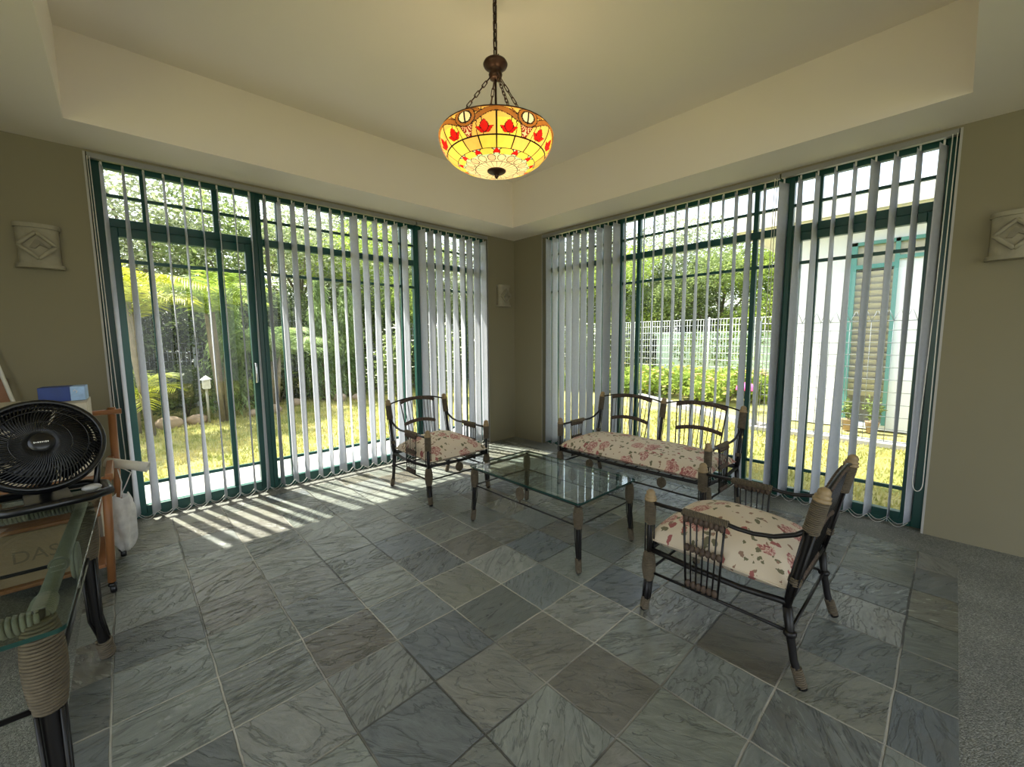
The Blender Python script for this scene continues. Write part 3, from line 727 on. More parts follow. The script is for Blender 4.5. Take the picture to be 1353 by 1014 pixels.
m = MB(); rr_, rz_ = bowl_rz(1); m.tube([(rr_ * math.cos(2 * PI * k / 48), rr_ * math.sin(2 * PI * k / 48), Z(rz_)) for k in range(48)], .004, 6, True); m.build('rim', M['bronze'], lamp)
bulbm = NT('lit_bulb'); bulbm.b.inputs['Emission Color'].default_value = (1, .75, .4, 1); bulbm.b.inputs['Emission Strength'].default_value = 12
for k in range(3):
    a = 2 * PI * k / 3 + .6; p = (.13 * math.cos(a), .13 * math.sin(a), Z(2.335))
    m = MB().tube([(0, 0, Z(2.38)), (p[0] * .7, p[1] * .7, Z(2.372)), (p[0], p[1], Z(2.365))], .008, 6); m.ball(p, .024, .024, .030, 8, 1)
    o = m.build('bulb_holder', [M['bronze'], bulbm.m], lamp)
    l = bpy.data.lights.new('pendant_bulb', 'POINT'); l.energy = 1.5; l.color = (1, .80, .50); l.shadow_soft_size = .03
    lo = bpy.data.objects.new('pendant_bulb', l); COL.objects.link(lo); lo.parent = lamp; lo.location = (p[0] * 1.0, p[1] * 1.0, Z(2.375))

# ------------------------------------------------------------------ fan, cart, boxes
fan = thing('table_fan', 'round black desk fan standing on the glass table', 'fan', (-4.075, -1.665, .711), math.radians(9))
FR = .168; FM = Matrix.Translation((0, 0, .215)) @ Matrix.Rotation(math.radians(90 - 22), 4, 'X')   # front faces -y, tilted up
def fring(r, y, n=40): return [FM @ Vector((r * math.cos(2 * PI * k / n), r * math.sin(2 * PI * k / n), y)) for k in range(n)]
m = MB(); m.tube(fring(FR, .02), .010, 8, True); m.tube(fring(FR - .002, -.04), .011, 8, True)
m.add([FM @ Vector((FR * math.cos(2 * PI * k / 40), FR * math.sin(2 * PI * k / 40), z)) for z in (.02, -.04) for k in range(40)], [(k, (k + 1) % 40, 40 + (k + 1) % 40, 40 + k) for k in range(40)])
m.build('housing_ring', M['black_plastic'], fan)
def grille(sgn):
    m = MB()
    for i in range(84):
        pts = []
        for k in range(7):
            q = k / 6; r = .035 + (FR - .035) * q; a = 2 * PI * i / 84 + .5 * (1 - q); pts.append(FM @ Vector((r * math.cos(a), r * math.sin(a), (.062 if sgn > 0 else -.075) - sgn * .042 * q * q)))
        m.tube(pts, .0022, 4)
    for r, z in ((.08, .058), (.125, .045)): m.tube([FM @ Vector((r * math.cos(a * PI / 20), r * math.sin(a * PI / 20), z if sgn > 0 else -z - .012)) for a in range(40)], .002, 5, True)
    return m
grille(1).build('front_grille', M['black_plastic'], fan); grille(-1).build('rear_grille', M['black_plastic'], fan)
m = MB(); m.lathe([(.001, .068), (.02, .068), (.034, .064), (.040, .056), (.040, .048), (.001, .048)], 28, M=FM); hub = m.build('hub_badge', M['black_plastic'], fan)
m = MB(); wx = -.021
for k, w in enumerate((.004, .003, .005, .003, .004, .003, .004, .004)):
    m.obox(FM @ Matrix.Translation((wx + w / 2, .0 , .0688)), w * .8, .0042 if k % 3 else .0055, .0012); wx += w + .0012
m.build('badge_lettering', M['white_plastic'], hub)
m = MB()
for i in range(5):
    for s in range(7):
        a0 = 2 * PI * i / 5 + s * .165; a1 = a0 + .175; z0 = -.025 + s * .008; z1 = z0 + .008
        vsx = [FM @ Vector((r * math.cos(a), r * math.sin(a), z + d)) for d in (0, .003) for r, a, z in ((.03, a0, z0), (.145, a0, z0), (.145, a1, z1), (.03, a1, z1))]
        m.add(vsx, [(0, 1, 2, 3), (7, 6, 5, 4), (0, 4, 5, 1), (1, 5, 6, 2), (2, 6, 7, 3), (3, 7, 4, 0)])
m.lathe([(.001, .045), (.035, .04), (.035, -.03), (.001, -.03)], 20, M=FM); m.build('fan_blade', M['black_plastic'], fan)
m = MB(); m.lathe([(.001, -.075), (.045, -.075), (.055, -.09), (.05, -.15), (.03, -.16), (.001, -.16)], 24, M=FM); m.build('motor', M['black_plastic'], fan)
m = MB(); m.tube([(-.165, .03, .016), (-.16, -.10, .016), (-.10, -.135, .016), (0, -.142, .016), (.10, -.135, .016), (.16, -.10, .016), (.165, .03, .016), (.12, .10, .016), (0, .11, .016), (-.12, .10, .016)], .016, 10, True)
m.box((-.06, -.11, .004), (.06, .10, .02)); base = m.build('base', M['black_plastic'], fan)
m = MB()
for sx in (-1, 1): m.tube([(sx * .13, -.03, .02), (sx * .150, .03, .10), (sx * .155, .03, .20)], .010, 8)
m.tube([(0, .06, .02), (0, .09, .10), (0, .11, .19)], .018, 8); m.build('bracket', M['black_plastic'], fan)
m = MB().ball((.115, -.06, .032), .03, .024, .013, 8); m.build('control_knob', M['alu'], fan)

cart = thing('wooden_trolley', 'orange varnished wooden trolley on black casters behind the fan', 'trolley', (-4.15, -.83, 0))
def P_(x, y, z): return (x + 4.15, y + .83, z)
posts = [(-3.915, -.59, .93, .02), (-3.955, -1.06, .625, .022), (-4.38, -.59, .93, 0), (-4.38, -1.06, .625, 0)]
for (x, y, zt, lean) in posts:
    m = MB(); w = .017
    m.tube([P_(x + lean, y, zt), P_(x, y, .06)], [.019, .017], 10); lg = m.build('post', M['wood'], cart)
    c = MB(); T = Matrix.Translation(P_(x + .004, y - .003, .025)) @ Matrix.Rotation(PI / 2, 4, 'Y')
    c.lathe([(.012, -.014), (.023, -.012), (.025, -.004), (.025, .004), (.023, .012), (.012, .014)], 18, M=T); c.tube([P_(x, y, .03), P_(x, y, .068)], .009, 8); c.ball(P_(x, y, .045), .02, .02, .014, 6)
    c.build('caster', M['black_plastic'], lg)
m = MB().tube([P_(-4.42, -.60, .905), P_(-3.853, -.60, .905)], .016, 12); m.build('top_dowel', M['wood'], cart)
for x in (-3.922, -4.38):
    m = MB(); m.box(P_(x - .016, -1.07, .605), P_(x + .016, -.58, .64)); m.build('side_rail', M['wood'], cart, .006)
for z in (.14, .42):
    m = MB(); m.box(P_(-4.38, -1.05, z), P_(-3.97, -.60, z + .018)); m.build('shelf', M['wood'], cart, .003)
m = MB(); m.box(P_(-4.38, -1.05, .606), P_(-3.98, -.60, .622)); m.build('shelf', M['wood'], cart, .003)
def carton(name, label, a, c, mat, rz=0, flaps=True, group=None, txt=None):
    cx, cy = (a[0] + c[0]) / 2, (a[1] + c[1]) / 2; t = thing(name, label, 'box', (cx, cy, a[2]), rz, group)
    hx, hy, hz = (c[0] - a[0]) / 2, (c[1] - a[1]) / 2, c[2] - a[2]
    m = MB().box((-hx, -hy, 0), (hx, hy, hz)); b_ = m.build('carton_body', mat, t, .002)
    m = MB().box((-hx, -.025, hz), (hx, .025, hz + .0006)).box((-hx - .0006, -.025, hz - .06), (-hx, .025, hz)).box((hx, -.025, hz - .06), (hx + .0006, .025, hz)); m.build('packing_tape', M['carton_pale'], t)
    if flaps:
        m = MB(); m.add([(hx, -hy, hz), (hx, hy, hz), (hx + .035, hy, hz + .085), (hx + .035, -hy + .02, hz + .085), (hx + .003, -hy, hz - .001), (hx + .003, hy, hz - .001), (hx + .038, hy, hz + .084), (hx + .038, -hy + .02, hz + .084)],
                      [(0, 1, 2, 3), (7, 6, 5, 4), (0, 3, 7, 4), (1, 5, 6, 2), (2, 6, 7, 3)], 0, False); m.build('flap', mat, t)
    if txt:
        cu = bpy.data.curves.new('carton_lettering', 'FONT'); cu.body = txt; cu.size = .085; cu.extrude = .0004; cu.align_x = 'CENTER'
        tmp = bpy.data.objects.new('tmp', cu); COL.objects.link(tmp); dg = bpy.context.evaluated_depsgraph_get(); me = bpy.data.meshes.new_from_object(tmp.evaluated_get(dg)); bpy.data.objects.remove(tmp); bpy.data.curves.remove(cu)
        me.materials.clear(); me.materials.append(M['ink']); o = bpy.data.objects.new('carton_lettering', me); COL.objects.link(o); o.parent = b_
        o.location = (0, -hy - .0012, hz * .42); o.rotation_euler = (PI / 2, 0, 0)
    return t
carton('cardboard_box', 'large pale cardboard box on the trolley behind the fan', (-4.46, -.98, .623), (-3.975, -.64, 1.01), M['carton_pale'], 0, False)
carton('cardboard_box', 'pale cardboard box on the floor between the trolley and the left wall', (-4.36, -.565, .0), (-3.99, -.30, .60), M['carton_pale'], 0, False)
carton('cardboard_box', 'brown printed carton on the trolley lower shelf, seen through the glass table', (-4.36, -1.02, .159), (-4.0, -.66, .41), M['carton'], 0, False, None, 'DASY')
tb = thing('tissue_box', 'small blue printed carton lying on top of the pale box', 'box', (-4.065, -.79, 1.012), math.radians(-4))
m = MB().box((-.085, -.055, 0), (.03, .055, .075)); m.build('box_body', M['blue_box'], tb, .002)
m = MB().box((.03, -.055, 0), (.085, .055, .075)); pb_ = m.build('box_end', M['lit_blue'], tb, .002); pb_['label'] = 'blue end panel coloured paler as lit'  # light falling on the box end is put into a paler blue
m = MB().tube([(.042, -.0555, .05), (.048, -.0560, .058), (.056, -.0560, .05), (.052, -.0560, .04)], .002, 5); m.build('printed_mark', M['white_plastic'], pb_)
# roll of paper and plastic bag on the trolley's side
pr = thing('paper_roll', 'roll of white paper sticking out from the trolley rail', 'paper', (-3.885, -.72, .60), math.radians(-20))
m = MB(); T = Matrix.Translation((.035, 0, 0)) @ Matrix.Rotation(PI / 2 + .28, 4, 'Y')
for k, r in enumerate((.026, .022, .018)): m.tube([T @ Vector((r * math.cos(a), r * math.sin(a), -.10 + .006 * k)) for a in [0]] + [T @ Vector((r, 0, .10))], .001, 4)
m.lathe([(.018, -.09), (.027, -.10), (.026, .02), (.030, .10), (.021, .10), (.017, .0)], 18, M=T); m.build('sheet', M['paper'], pr)
bag = thing('plastic_bag', 'crumpled white plastic bag hanging from the wooden trolley', 'bag', (-3.895, -.66, .07))
def bagmesh():
    rr = random.Random(3); vs = []; fs = []; N = 22; K = 14; ph = [rr.uniform(0, 6) for _ in range(8)]
    for j in range(K + 1):
        q = j / K; z = .34 * q; w = .028 + .030 * math.sin(PI * min(1, q * 1.05)) ** .6 + .012 * q
        for i in range(N):
            a = 2 * PI * i / N; r = w * (1 + .16 * math.sin(5 * a + ph[0] + q * 4) + .10 * math.sin(9 * a + ph[1] - q * 7) + .05 * math.sin(13 * a + q * 15))
            vs.append((r * math.cos(a) * .9, r * math.sin(a) * 1.5, z + .012 * math.sin(3 * a + ph[2]) * q))
    for j in range(K):
        for i in range(N): fs.append((j * N + i, j * N + (i + 1) % N, (j + 1) * N + (i + 1) % N, (j + 1) * N + i))
    fs.append(tuple(range(N))[::-1]); return MB().add(vs, fs)
bagmesh().build('bag_body', M['bag'], bag)
m = MB().tube([(0, .02, .33), (.03, .0, .40), (.055, -.03, .47), (.03, -.05, .50), (-.005, -.03, .52)], .003, 6); m.tube([(0, -.03, .33), (.01, -.03, .42), (.0, -.02, .5)], .003, 6); m.build('bag_handle', M['bag'], bag)
pole = MB().tube([(-4.66, -.10, .0), (-4.335, -.06, .97), (-4.46, -.012, 1.55)][0:1] + [(-4.44, -.03, 1.60)], .009, 8)
pole = MB().tube([(-4.135, -.13, .01), (-4.34, -.075, .98), (-4.43, -.03, 1.45)], .010, 8)
tag(pole.build('white_pole', M['plastic_white']), 'thin white pole leaning on the wall behind the boxes', 'pole')
m = MB().box((-4.62, -.028, 0), (-4.355, -.004, 1.10)); tag(m.build('wooden_board', M['wood'], None, .003), 'brown wooden board leaning upright against the wall at the left edge', 'board')

# ------------------------------------------------------------------ outdoors
G = -.10
b = MB().box((-14, -14, G - .3), (22, 22, G - .02)); struct('ground', b, M['lawn'])
b = MB().box((-7, .22, G - .02), (1.45, 1.40, G + .02)).box((.22, -7, G - .02), (.55, .22, G + .02)); struct('garden_path', b, M['concrete'], None, .004)
# lawn blades near the windows
rr = random.Random(11); vs = []; fs = []
def blade(x, y, h, w=.010):
    a = rr.uniform(0, PI); dx, dy = math.cos(a) * w, math.sin(a) * w; lx, ly = rr.uniform(-.4, .4) * h, rr.uniform(-.4, .4) * h; n = len(vs)
    vs.extend([(x - dx, y - dy, G - .02), (x + dx, y + dy, G - .02), (x + lx, y + ly, G - .02 + h)]); fs.append((n, n + 1, n + 2))
for _ in range(34000):
    x = rr.uniform(-4.6, 3.4); y = rr.uniform(1.42, 7.2)
    blade(x, y, rr.uniform(.02, .065))
for _ in range(18000):
    blade(rr.uniform(.58, 3.9), rr.uniform(-6, 1.4), rr.uniform(.02, .06))
lawn = MB().add(vs, fs, 0, False).build('lawn_grass', M['blade']); tag(lawn, 'short dry yellow-green lawn grass outside the windows', 'grass', kind='stuff')

def leaves(pts, size, seed, droop=0, aspect=.45, mb=None, mi=0):
    rr = random.Random(seed); mb = mb or MB(); vs = []; fs = []
    for p in pts:
        s = size * rr.uniform(.6, 1.3); d = Vector((rr.gauss(0, 1), rr.gauss(0, 1), rr.gauss(0, .6) - droop)).normalized()
        e = d.cross(Vector((rr.gauss(0, 1), rr.gauss(0, 1), rr.gauss(0, 1)))).normalized() * s * aspect * .5; p = Vector(p); n = len(vs)
        vs += [p, p + d * s * .5 + e, p + d * s, p + d * s * .5 - e]; fs.append((n, n + 1, n + 2, n + 3))
    return mb.add(vs, fs, mi, False)
def blobpts(blobs, n, rr, shell=.55):
    vols = [b_[3] * b_[4] * b_[5] for b_ in blobs]; tot = sum(vols); out = []
    for b_, vv in zip(blobs, vols):
        for _ in range(int(n * vv / tot)):
            d = Vector((rr.gauss(0, 1), rr.gauss(0, 1), rr.gauss(0, 1))).normalized() * (rr.uniform(shell ** 3, 1) ** (1 / 3))
            out.append((b_[0] + d.x * b_[3], b_[1] + d.y * b_[4], b_[2] + d.z * b_[5]))
    return out
def tree(label, h, w, mat, seed, n=5200, size=.16, trunk=.09, low=.08):
    rr = random.Random(seed); t = thing('garden_tree', label, 'tree', (0, 0, G), 0, 'trees behind the garden fence')
    tr = MB(); pts = [(rr.uniform(-.1, .1) * k, rr.uniform(-.1, .1) * k, h * .75 * k / 5) for k in range(6)]; tr.tube(pts, [trunk * (1 - .13 * k) for k in range(6)], 8)
    bl = []
    for k in range(13):
        a = rr.uniform(0, 2 * PI); z = h * (low + (.92 - low) * (k + .5) / 13); r = w * .42 * math.sin(PI * min(1, (z / h) * .8 + .15)); c = (r * math.cos(a), r * math.sin(a), z); bl.append((*c, w * rr.uniform(.26, .38), w * rr.uniform(.26, .38), h * rr.uniform(.11, .16)))
        tr.tube([(0, 0, z * .6), (c[0] * .6, c[1] * .6, z * .85), c], [trunk * .45, trunk * .3, trunk * .12], 5)
    tr.build('trunk', M['bark'], t); leaves(blobpts(bl, n, rr, .3), size, seed).build('foliage', mat, t); return t
def place(proto, used, loc, rz, sc, label=None):
    if id(proto) not in used: used.add(id(proto)); proto.location = loc; proto.rotation_euler = (0, 0, rz); proto.scale = (sc,) * 3; o = proto; (tag(o, label) if label else 0); return o
    return dup(proto, loc, rz, label, sc)
used = set()
TP = [tree('leafy mid-green tree growing behind the garden', 4.6, 3.4, M['leaf_mid'], 21, 22000, .11),
      tree('greyish-leaved tree growing behind the garden', 5.0, 3.6, M['leaf_grey'], 22, 24000, .10),
      tree('dark dense tree growing behind the garden', 4.2, 3.6, M['leaf_dark'], 23, 22000, .12),
      tree('light bright-green tree growing behind the garden', 4.8, 3.2, M['leaf_bright'], 24, 20000, .11)]
spots = [(-5.4, 9.0, 1, 1.0), (-3.4, 9.4, 1, 1.15), (-1.6, 8.8, 0, 1.05), (.2, 9.6, 1, 1.1), (2.1, 9.2, 3, 1.05), (4.0, 9.8, 0, 1.1), (6.0, 9.3, 1, 1.1), (8.2, 8.8, 3, 1.05),
         (-4.2, 7.6, 2, .66), (-2.5, 7.7, 2, .62), (-.6, 8.0, 2, .66), (1.4, 8.2, 2, .68), (3.4, 8.3, 2, .66), (5.4, 8.2, 0, .7),
         (10.0, 7.0, 0, 1.05), (10.6, 5.0, 3, 1.0), (10.9, 3.2, 2, 1.0), (11.2, 1.5, 0, 1.0), (11.4, -.2, 3, .95), (11.6, -1.9, 1, .95), (12.0, -3.6, 0, .9), (9.6, 9.0, 1, 1.1),
         (14.5, 4.2, 1, 1.3), (14.0, 8.5, 1, 1.4), (3.5, 14.0, 1, 1.6)]
for i, (x, y, k, s) in enumerate(spots): place(TP[k], used, (x, y, G), i * 1.7, s)

def palm(label, h, fl, nf, mat, seed, loc, arch=.55, lw=.035):
    rr = random.Random(seed); t = thing('palm', label, 'palm', loc); m = MB(); st = MB()
    for s in range(3 if h > 1 else 1):
        ox, oy = rr.uniform(-.15, .15), rr.uniform(-.15, .15); hh = h * rr.uniform(.75, 1.0)
        st.tube([(ox * .3, oy * .3, 0), (ox, oy, hh * .6), (ox * 1.4, oy * 1.4, hh)], [.05, .04, .03], 8)
        for f in range(nf):
            a = 2 * PI * f / nf + rr.uniform(-.3, .3); L = fl * rr.uniform(.75, 1.1); el = rr.uniform(.55, 1.35)
            P = []
            for k in range(11):
                q = k / 10; r = L * (math.cos(el) * q + .12 * q * q); z = L * (math.sin(el) * q - arch * q * q); P.append(Vector((ox * 1.4 + r * math.cos(a), oy * 1.4 + r * math.sin(a), hh + z)))
            st.tube(P, [.009 - .0007 * k for k in range(11)], 5, mi=1)
            sd = Vector((-math.sin(a), math.cos(a), 0))
            for k in range(1, 34):
                q = k / 34; i = min(9, int(q * 10)); fr_ = q * 10 - i; p = P[i].lerp(P[i + 1], fr_); tg = (P[i + 1] - P[i]).normalized(); ll = L * .34 * math.sin(PI * (q * .85 + .1)) ** .7
                for sg in (-1, 1):
                    d = (sd * sg * .85 + tg * .55 + Vector((0, 0, rr.uniform(-.35, .05)))).normalized(); w = tg * lw * .36
                    m.add([p - w * .6, p + d * ll * .5 + w - Vector((0, 0, .01)), p + d * ll - Vector((0, 0, ll * .18)), p + d * ll * .5 - w - Vector((0, 0, .01))], [(0, 1, 2, 3)], 0, False)
    st.build('stem', [M['bark'], mat], t); m.build('frond', mat, t); return t
palm('tall yellow-green palm seen through the upper panes of the garden door', 2.35, 1.15, 7, M['leaf_yellow'], 31, (-3.55, 4.3, G))
palm('green feather palm behind the centre of the garden door', 2.3, 1.2, 7, M['leaf_bright'], 32, (-2.55, 4.9, G))
palm('short bright palm low behind the left jamb of the garden door', .55, 1.0, 9, M['leaf_yellow'], 33, (-3.75, 4.6, G))
palm('pale arching palm behind the garden window next to the door', 1.2, 1.25, 8, M['leaf_pine'], 34, (-1.65, 5.4, G))
def conifer(label, loc, h, w, seed):
    rr = random.Random(seed); t = thing('conifer', label, 'tree', loc, 0, 'drooping conifers on the lawn edge')
    MB().tube([(0, 0, 0), (0.02, 0, h * .9)], [.05, .012], 8).build('trunk', M['bark'], t); pts = []
    for _ in range(4200):
        q = rr.random() ** .8; z = h * (.04 + .96 * q); r = w * (1 - q) ** .6 * math.sqrt(rr.random()) + .02; a = rr.uniform(0, 2 * PI); r *= 1 + .3 * math.sin(a * 5 + z * 6); pts.append((r * math.cos(a), r * math.sin(a), z))
    leaves(pts, .13, seed, 1.6, .22).build('foliage', M['leaf_pine'], t); return t
for loc, h, w, lb in (((-2.35, 5.6, G), 2.7, .42, 'drooping pale conifer seen through the right side of the garden door'), ((-.35, 6.3, G), 2.9, .42, 'drooping pale conifer seen through the window left of the armchair'), ((.35, 6.5, G), 2.8, .45, 'wider drooping conifer just right of another conifer, behind the armchair window')):
    conifer(lb, loc, h, w, int(h * 100) + int(loc[0] * 10))
def shrub(label, loc, w, h, mat, seed, petals=None, n=1400, npet=60, size=.09, group=None, cat='shrub', name='shrub', ps=.05):
    rr = random.Random(seed); t = thing(name, label, cat, loc, 0, group)
    bl = [(rr.uniform(-.4, .4) * w, rr.uniform(-.4, .4) * w, h * rr.uniform(.35, .7), w * .5, w * .5, h * .34) for _ in range(4)]
    st = MB()
    for b_ in bl: st.tube([(0, 0, 0), (b_[0] * .5, b_[1] * .5, b_[2] * .6), b_[:3]], [.014, .01, .005], 5)
    st.build('stem', M['bark'], t); leaves(blobpts(bl, n, rr, .2), size, seed, 0, .4).build('foliage', mat, t)
    if petals:
        m = MB()
        for p in blobpts([(b_[0], b_[1], b_[2] + h * .08, b_[3], b_[4], b_[5]) for b_ in bl], npet, rr, .85):
            for k in range(5):
                a = 2 * PI * k / 5; d = Vector((math.cos(a), math.sin(a), .5)) * ps; e = Vector((-math.sin(a), math.cos(a), 0)) * ps * .45; q = Vector(p); m.add([q, q + d * .6 + e, q + d, q + d * .6 - e], [(0, 1, 2, 3)], 0, False)
        m.build('flower', petals, t)
    return t
s1 = shrub('dark bushy shrub along the back edge of the lawn', (0, 0, 0), .95, 1.1, M['leaf_dark'], 41, n=1700, group='dark shrubs along the lawn edge')
for i, (x, y, sc_) in enumerate([(-4.6, 5.2, 1.25), (-3.9, 5.4, 1.0), (-3.0, 5.9, 1.0), (-2.0, 6.4, .95), (-1.2, 6.75, .9), (1.2, 6.8, .9), (2.4, 6.8, .9), (3.6, 6.85, .9)]):
    if i == 0: s1.location = (x, y, G); s1.scale = (sc_,) * 3
    else: dup(s1, (x, y, G), i * 2.1, None, sc_)
s2 = shrub('pale-flowered shrub behind the blinds near the room corner', (0, 0, 0), .8, 1.7, M['leaf_mid'], 43, M['petal_white'], 1500, 110, group='pale-flowered shrubs outside the corner')
for i, (x, y, sc_) in enumerate([(.9, 5.0, 1.0), (1.9, 4.6, 1.05), (2.8, 3.9, 1.0), (5.6, 3.3, 1.15)]):
    if i == 0: s2.location = (x, y, G)
    else: dup(s2, (x, y, G), i * 1.3, None if i < 3 else 'pale-flowered shrub in front of the white fence beyond the bench', sc_)
f1 = shrub('yellow-flowered plant in the flower bed before the white fence', (0, 0, 0), .55, .62, M['leaf_bright'], 45, M['petal_yellow'], 750, 26, .10, 'yellow flowers in the bed', 'plant', 'flowering_plant', .055)
f2 = shrub('peach-flowered plant in the flower bed before the white fence', (0, 0, 0), .55, .60, M['leaf_bright'], 46, M['petal_orange'], 750, 26, .10, 'peach flowers in the bed', 'plant', 'flowering_plant', .05)
f3 = shrub('leafy green plant without flowers in the bed before the white fence', (0, 0, 0), .6, .55, M['leaf_bright'], 47, None, 850, 0, .12, 'green plants in the bed', 'plant', 'garden_plant')
fu = set(); rr = random.Random(5); FP = [f1, f1, f3, f2, f3]
for i in range(44):
    q = rr.random(); x = 5.3 + 2.3 * rr.random(); y = 3.6 - 5.0 * q + rr.uniform(-.2, .2)
    if math.hypot(x - 5.0, y + 1.28) < .7: continue
    place(FP[i % 5 if y > .2 else (3 if i % 2 else 2)], fu, (x, y, G), rr.uniform(0, 6), rr.uniform(.8, 1.25))
# fences
def fence(label, pts, h, mat, gapx=.06, gapz=.2, ytop=False, wr=.004, name='mesh_fence'):
    t = thing(name, label, 'fence', (pts[0][0], pts[0][1], G)); o = Vector((pts[0][0], pts[0][1], 0))
    for a, c in zip(pts, pts[1:]):
        a = Vector((*a, 0)) - o; c = Vector((*c, 0)) - o; L = (c - a).length; d = (c - a) / L; nr = Vector((-d.y, d.x, 0)); n = max(1, round(L / 2.2))
        for k in range(n):
            p0 = a + d * L * k / n; p1 = a + d * L * (k + 1) / n; m = MB(); sl = L / n; nv = int(sl / gapx)
            for i in range(nv + 1):
                p = p0 + d * sl * i / nv; hh = h
                m.tube([p + Vector((0, 0, .03)), p + Vector((0, 0, hh))], wr, 4)
                if ytop:
                    for sg in (-1, 1): m.tube([p + Vector((0, 0, hh)), p + Vector((0, 0, hh + .13)) + (d * .045 + nr * .03) * sg], wr, 4)
            z = .06
            while z < h + .01: m.tube([p0 + Vector((0, 0, z)), p1 + Vector((0, 0, z))], wr * 1.15, 4); z += gapz
            m.tube([p0 + Vector((0, 0, h)), p1 + Vector((0, 0, h))], wr * 1.6, 4); m.build('mesh_panel', mat, t)
        for k in range(n + 1):
            p = a + d * L * k / n; MB().tube([p, p + Vector((0, 0, h + .05))], .025, 8).build('post', mat, t)
fence('long white wire mesh fence across the back of the garden', [(-4.8, 7.4), (8.0, 7.7), (8.0, -1.7)], 1.93, M['wire_white'], .075, .19, False, .0048)
fence('grey wire mesh fence with forked tops before the white house', [(3.35, -1.95), (3.35, -6.5)], 1.62, M['wire_grey'], .105, .16, True, .0035)
# pale green hoarding seen through the fence
b = MB().box((10.0, -1.4, G), (10.1, 3.2, 1.45))
for k in range(9): b.box((9.96, -1.4 + k * .57, G), (10.0, -1.36 + k * .57, 1.5))
b.box((9.95, -1.45, 1.43), (10.12, 3.25, 1.52)); tag(b.build('garden_hoarding', M['pale_green']), 'low pale green panelled wall standing beyond the white fence', 'wall')
b = MB().box((-.08, -1.9, 0), (.08, 1.9, .10)); o = b.build('garden_kerb', M['concrete'], None, .01, (4.35, -.45, G - .02)); o.rotation_euler = (0, 0, math.radians(-31)); o['kind'] = 'structure'
b = MB().box((3.25, -7, G - .02), (3.50, -1.9, G + .05)); struct('fence_kerb', b, M['concrete'], None, .01)
# stones at the lawn edge, lantern, pink dome
st = None
for i, (x, y, s) in enumerate([(-2.95, 5.05, 1.0), (-2.05, 5.2, .8), (-1.7, 5.3, 1.1), (-1.1, 6.0, 1.0), (-.1, 6.0, 1.2), (.3, 5.9, .9), (-3.35, 4.9, 1.2)]):
    if st is None:
        m = MB(); m.ball((0, 0, .07), .17, .12, .10, 9); rq = random.Random(2); m.v = [(a * rq.uniform(.88, 1.1), c * rq.uniform(.88, 1.1), e) for a, c, e in m.v]
        st = tag(m.build('garden_stone', M['rock']), 'rounded tan stone at the back edge of the lawn', 'stone', 'stones edging the lawn'); st.location = (x, y, G - .02); st.scale = (s,) * 3
    else: dup(st, (x, y, G - .02), i * 1.1, None, s)
ln = thing('garden_lantern', 'small white lantern on a post at the lawn edge behind the garden door', 'lantern', (-2.79, 4.95, G))
MB().tube([(0, 0, 0), (0, 0, .60)], .02, 8).build('post', M['alu'], ln)
m = MB(); m.box((-.05, -.05, .60), (.05, .05, .615))
for sx in (-1, 1):
    for sy in (-1, 1): m.box((sx * .05 - .006, sy * .05 - .006, .61), (sx * .05 + .006, sy * .05 + .006, .75))
m.lathe([(.09, .75), (.085, .765), (.03, .81), (.001, .83)], 4); m.build('lantern_frame', M['white_plastic'], ln)
m = MB().box((-.044, -.044, .615), (.044, .044, .75)); m.build('lantern_glass', M['bag'], ln)
pk = thing('garden_dome', 'small pink dome on a dark stand by the flower bed', 'garden lamp', (5.0, -1.28, G))  # plain pink dome shape of unknown use
m = MB().lathe([(.17, .40), (.175, .41), (.165, .46), (.13, .51), (.07, .545), (.001, .555)], 24); m.build('dome', M['pink'], pk)
m = MB().lathe([(.10, 0), (.09, .02), (.02, .05), (.018, .36), (.06, .39), (.12, .40)], 16); m.build('stand', M['black_metal'], pk)

# white house next door
hs = thing('neighbour_house', 'bright white single-storey house with teal louvre window beyond the right door', 'house', (4.5, -2.0, G))
def hb(m, a, c, mi=0): return m.box((a[0] - 4.5, a[1] + 2.0, a[2] - G), (c[0] - 4.5, c[1] + 2.0, c[2] - G), mi)
m = MB(); hb(m, (4.5, -2.81, G), (4.7, -1.95, 3.1)); hb(m, (4.5, -2.81, 2.74), (4.7, -8, 3.1)); hb(m, (4.5, -8, G), (4.7, -3.33, 2.44)); hb(m, (4.5, -3.33, G), (4.7, -2.81, -.02)); hb(m, (4.5, -8, 2.44), (4.7, -4.4, 2.74))
hb(m, (4.7, -2.0, G), (9, -1.95, 3.1)); hb(m, (8.9, -8, G), (9, -1.95, 3.1)); m.build('wall', M['bldg'], hs)
m = MB(); hb(m, (3.95, -9, 3.08), (9.6, -1.35, 3.13)); hb(m, (3.90, -9, 3.08), (3.97, -1.30, 3.36)); hb(m, (3.97, -1.36, 3.08), (9.6, -1.30, 3.36)); hb(m, (3.97, -9, 3.3), (9.6, -1.36, 3.36)); m.build('roof_eave', M['fascia'], hs)
m = MB(); z0 = -.02
for (a, c) in (((4.46, -2.90, z0), (4.56, -2.81, 2.74)), ((4.46, -3.38, z0), (4.56, -3.33, 2.74)), ((4.46, -4.4, 2.69), (4.56, -2.81, 2.74)), ((4.46, -3.33, 2.34), (4.56, -2.90, 2.40)), ((4.46, -4.4, 2.44), (4.56, -3.38, 2.49)), ((4.46, -4.4, 2.44), (4.56, -4.35, 2.74))): hb(m, a, c)
wn = m.build('window_frame', M['teal'], hs)
m = MB(); z = .45
while z < 2.32:
    T = Matrix.Translation((.03, -3.115 + 2.0, z - G)) @ Matrix.Rotation(math.radians(62), 4, 'Y'); m.obox(T, .10, .43, .006); z += .095
m.build('louvre_slat', M['louvre'], wn)
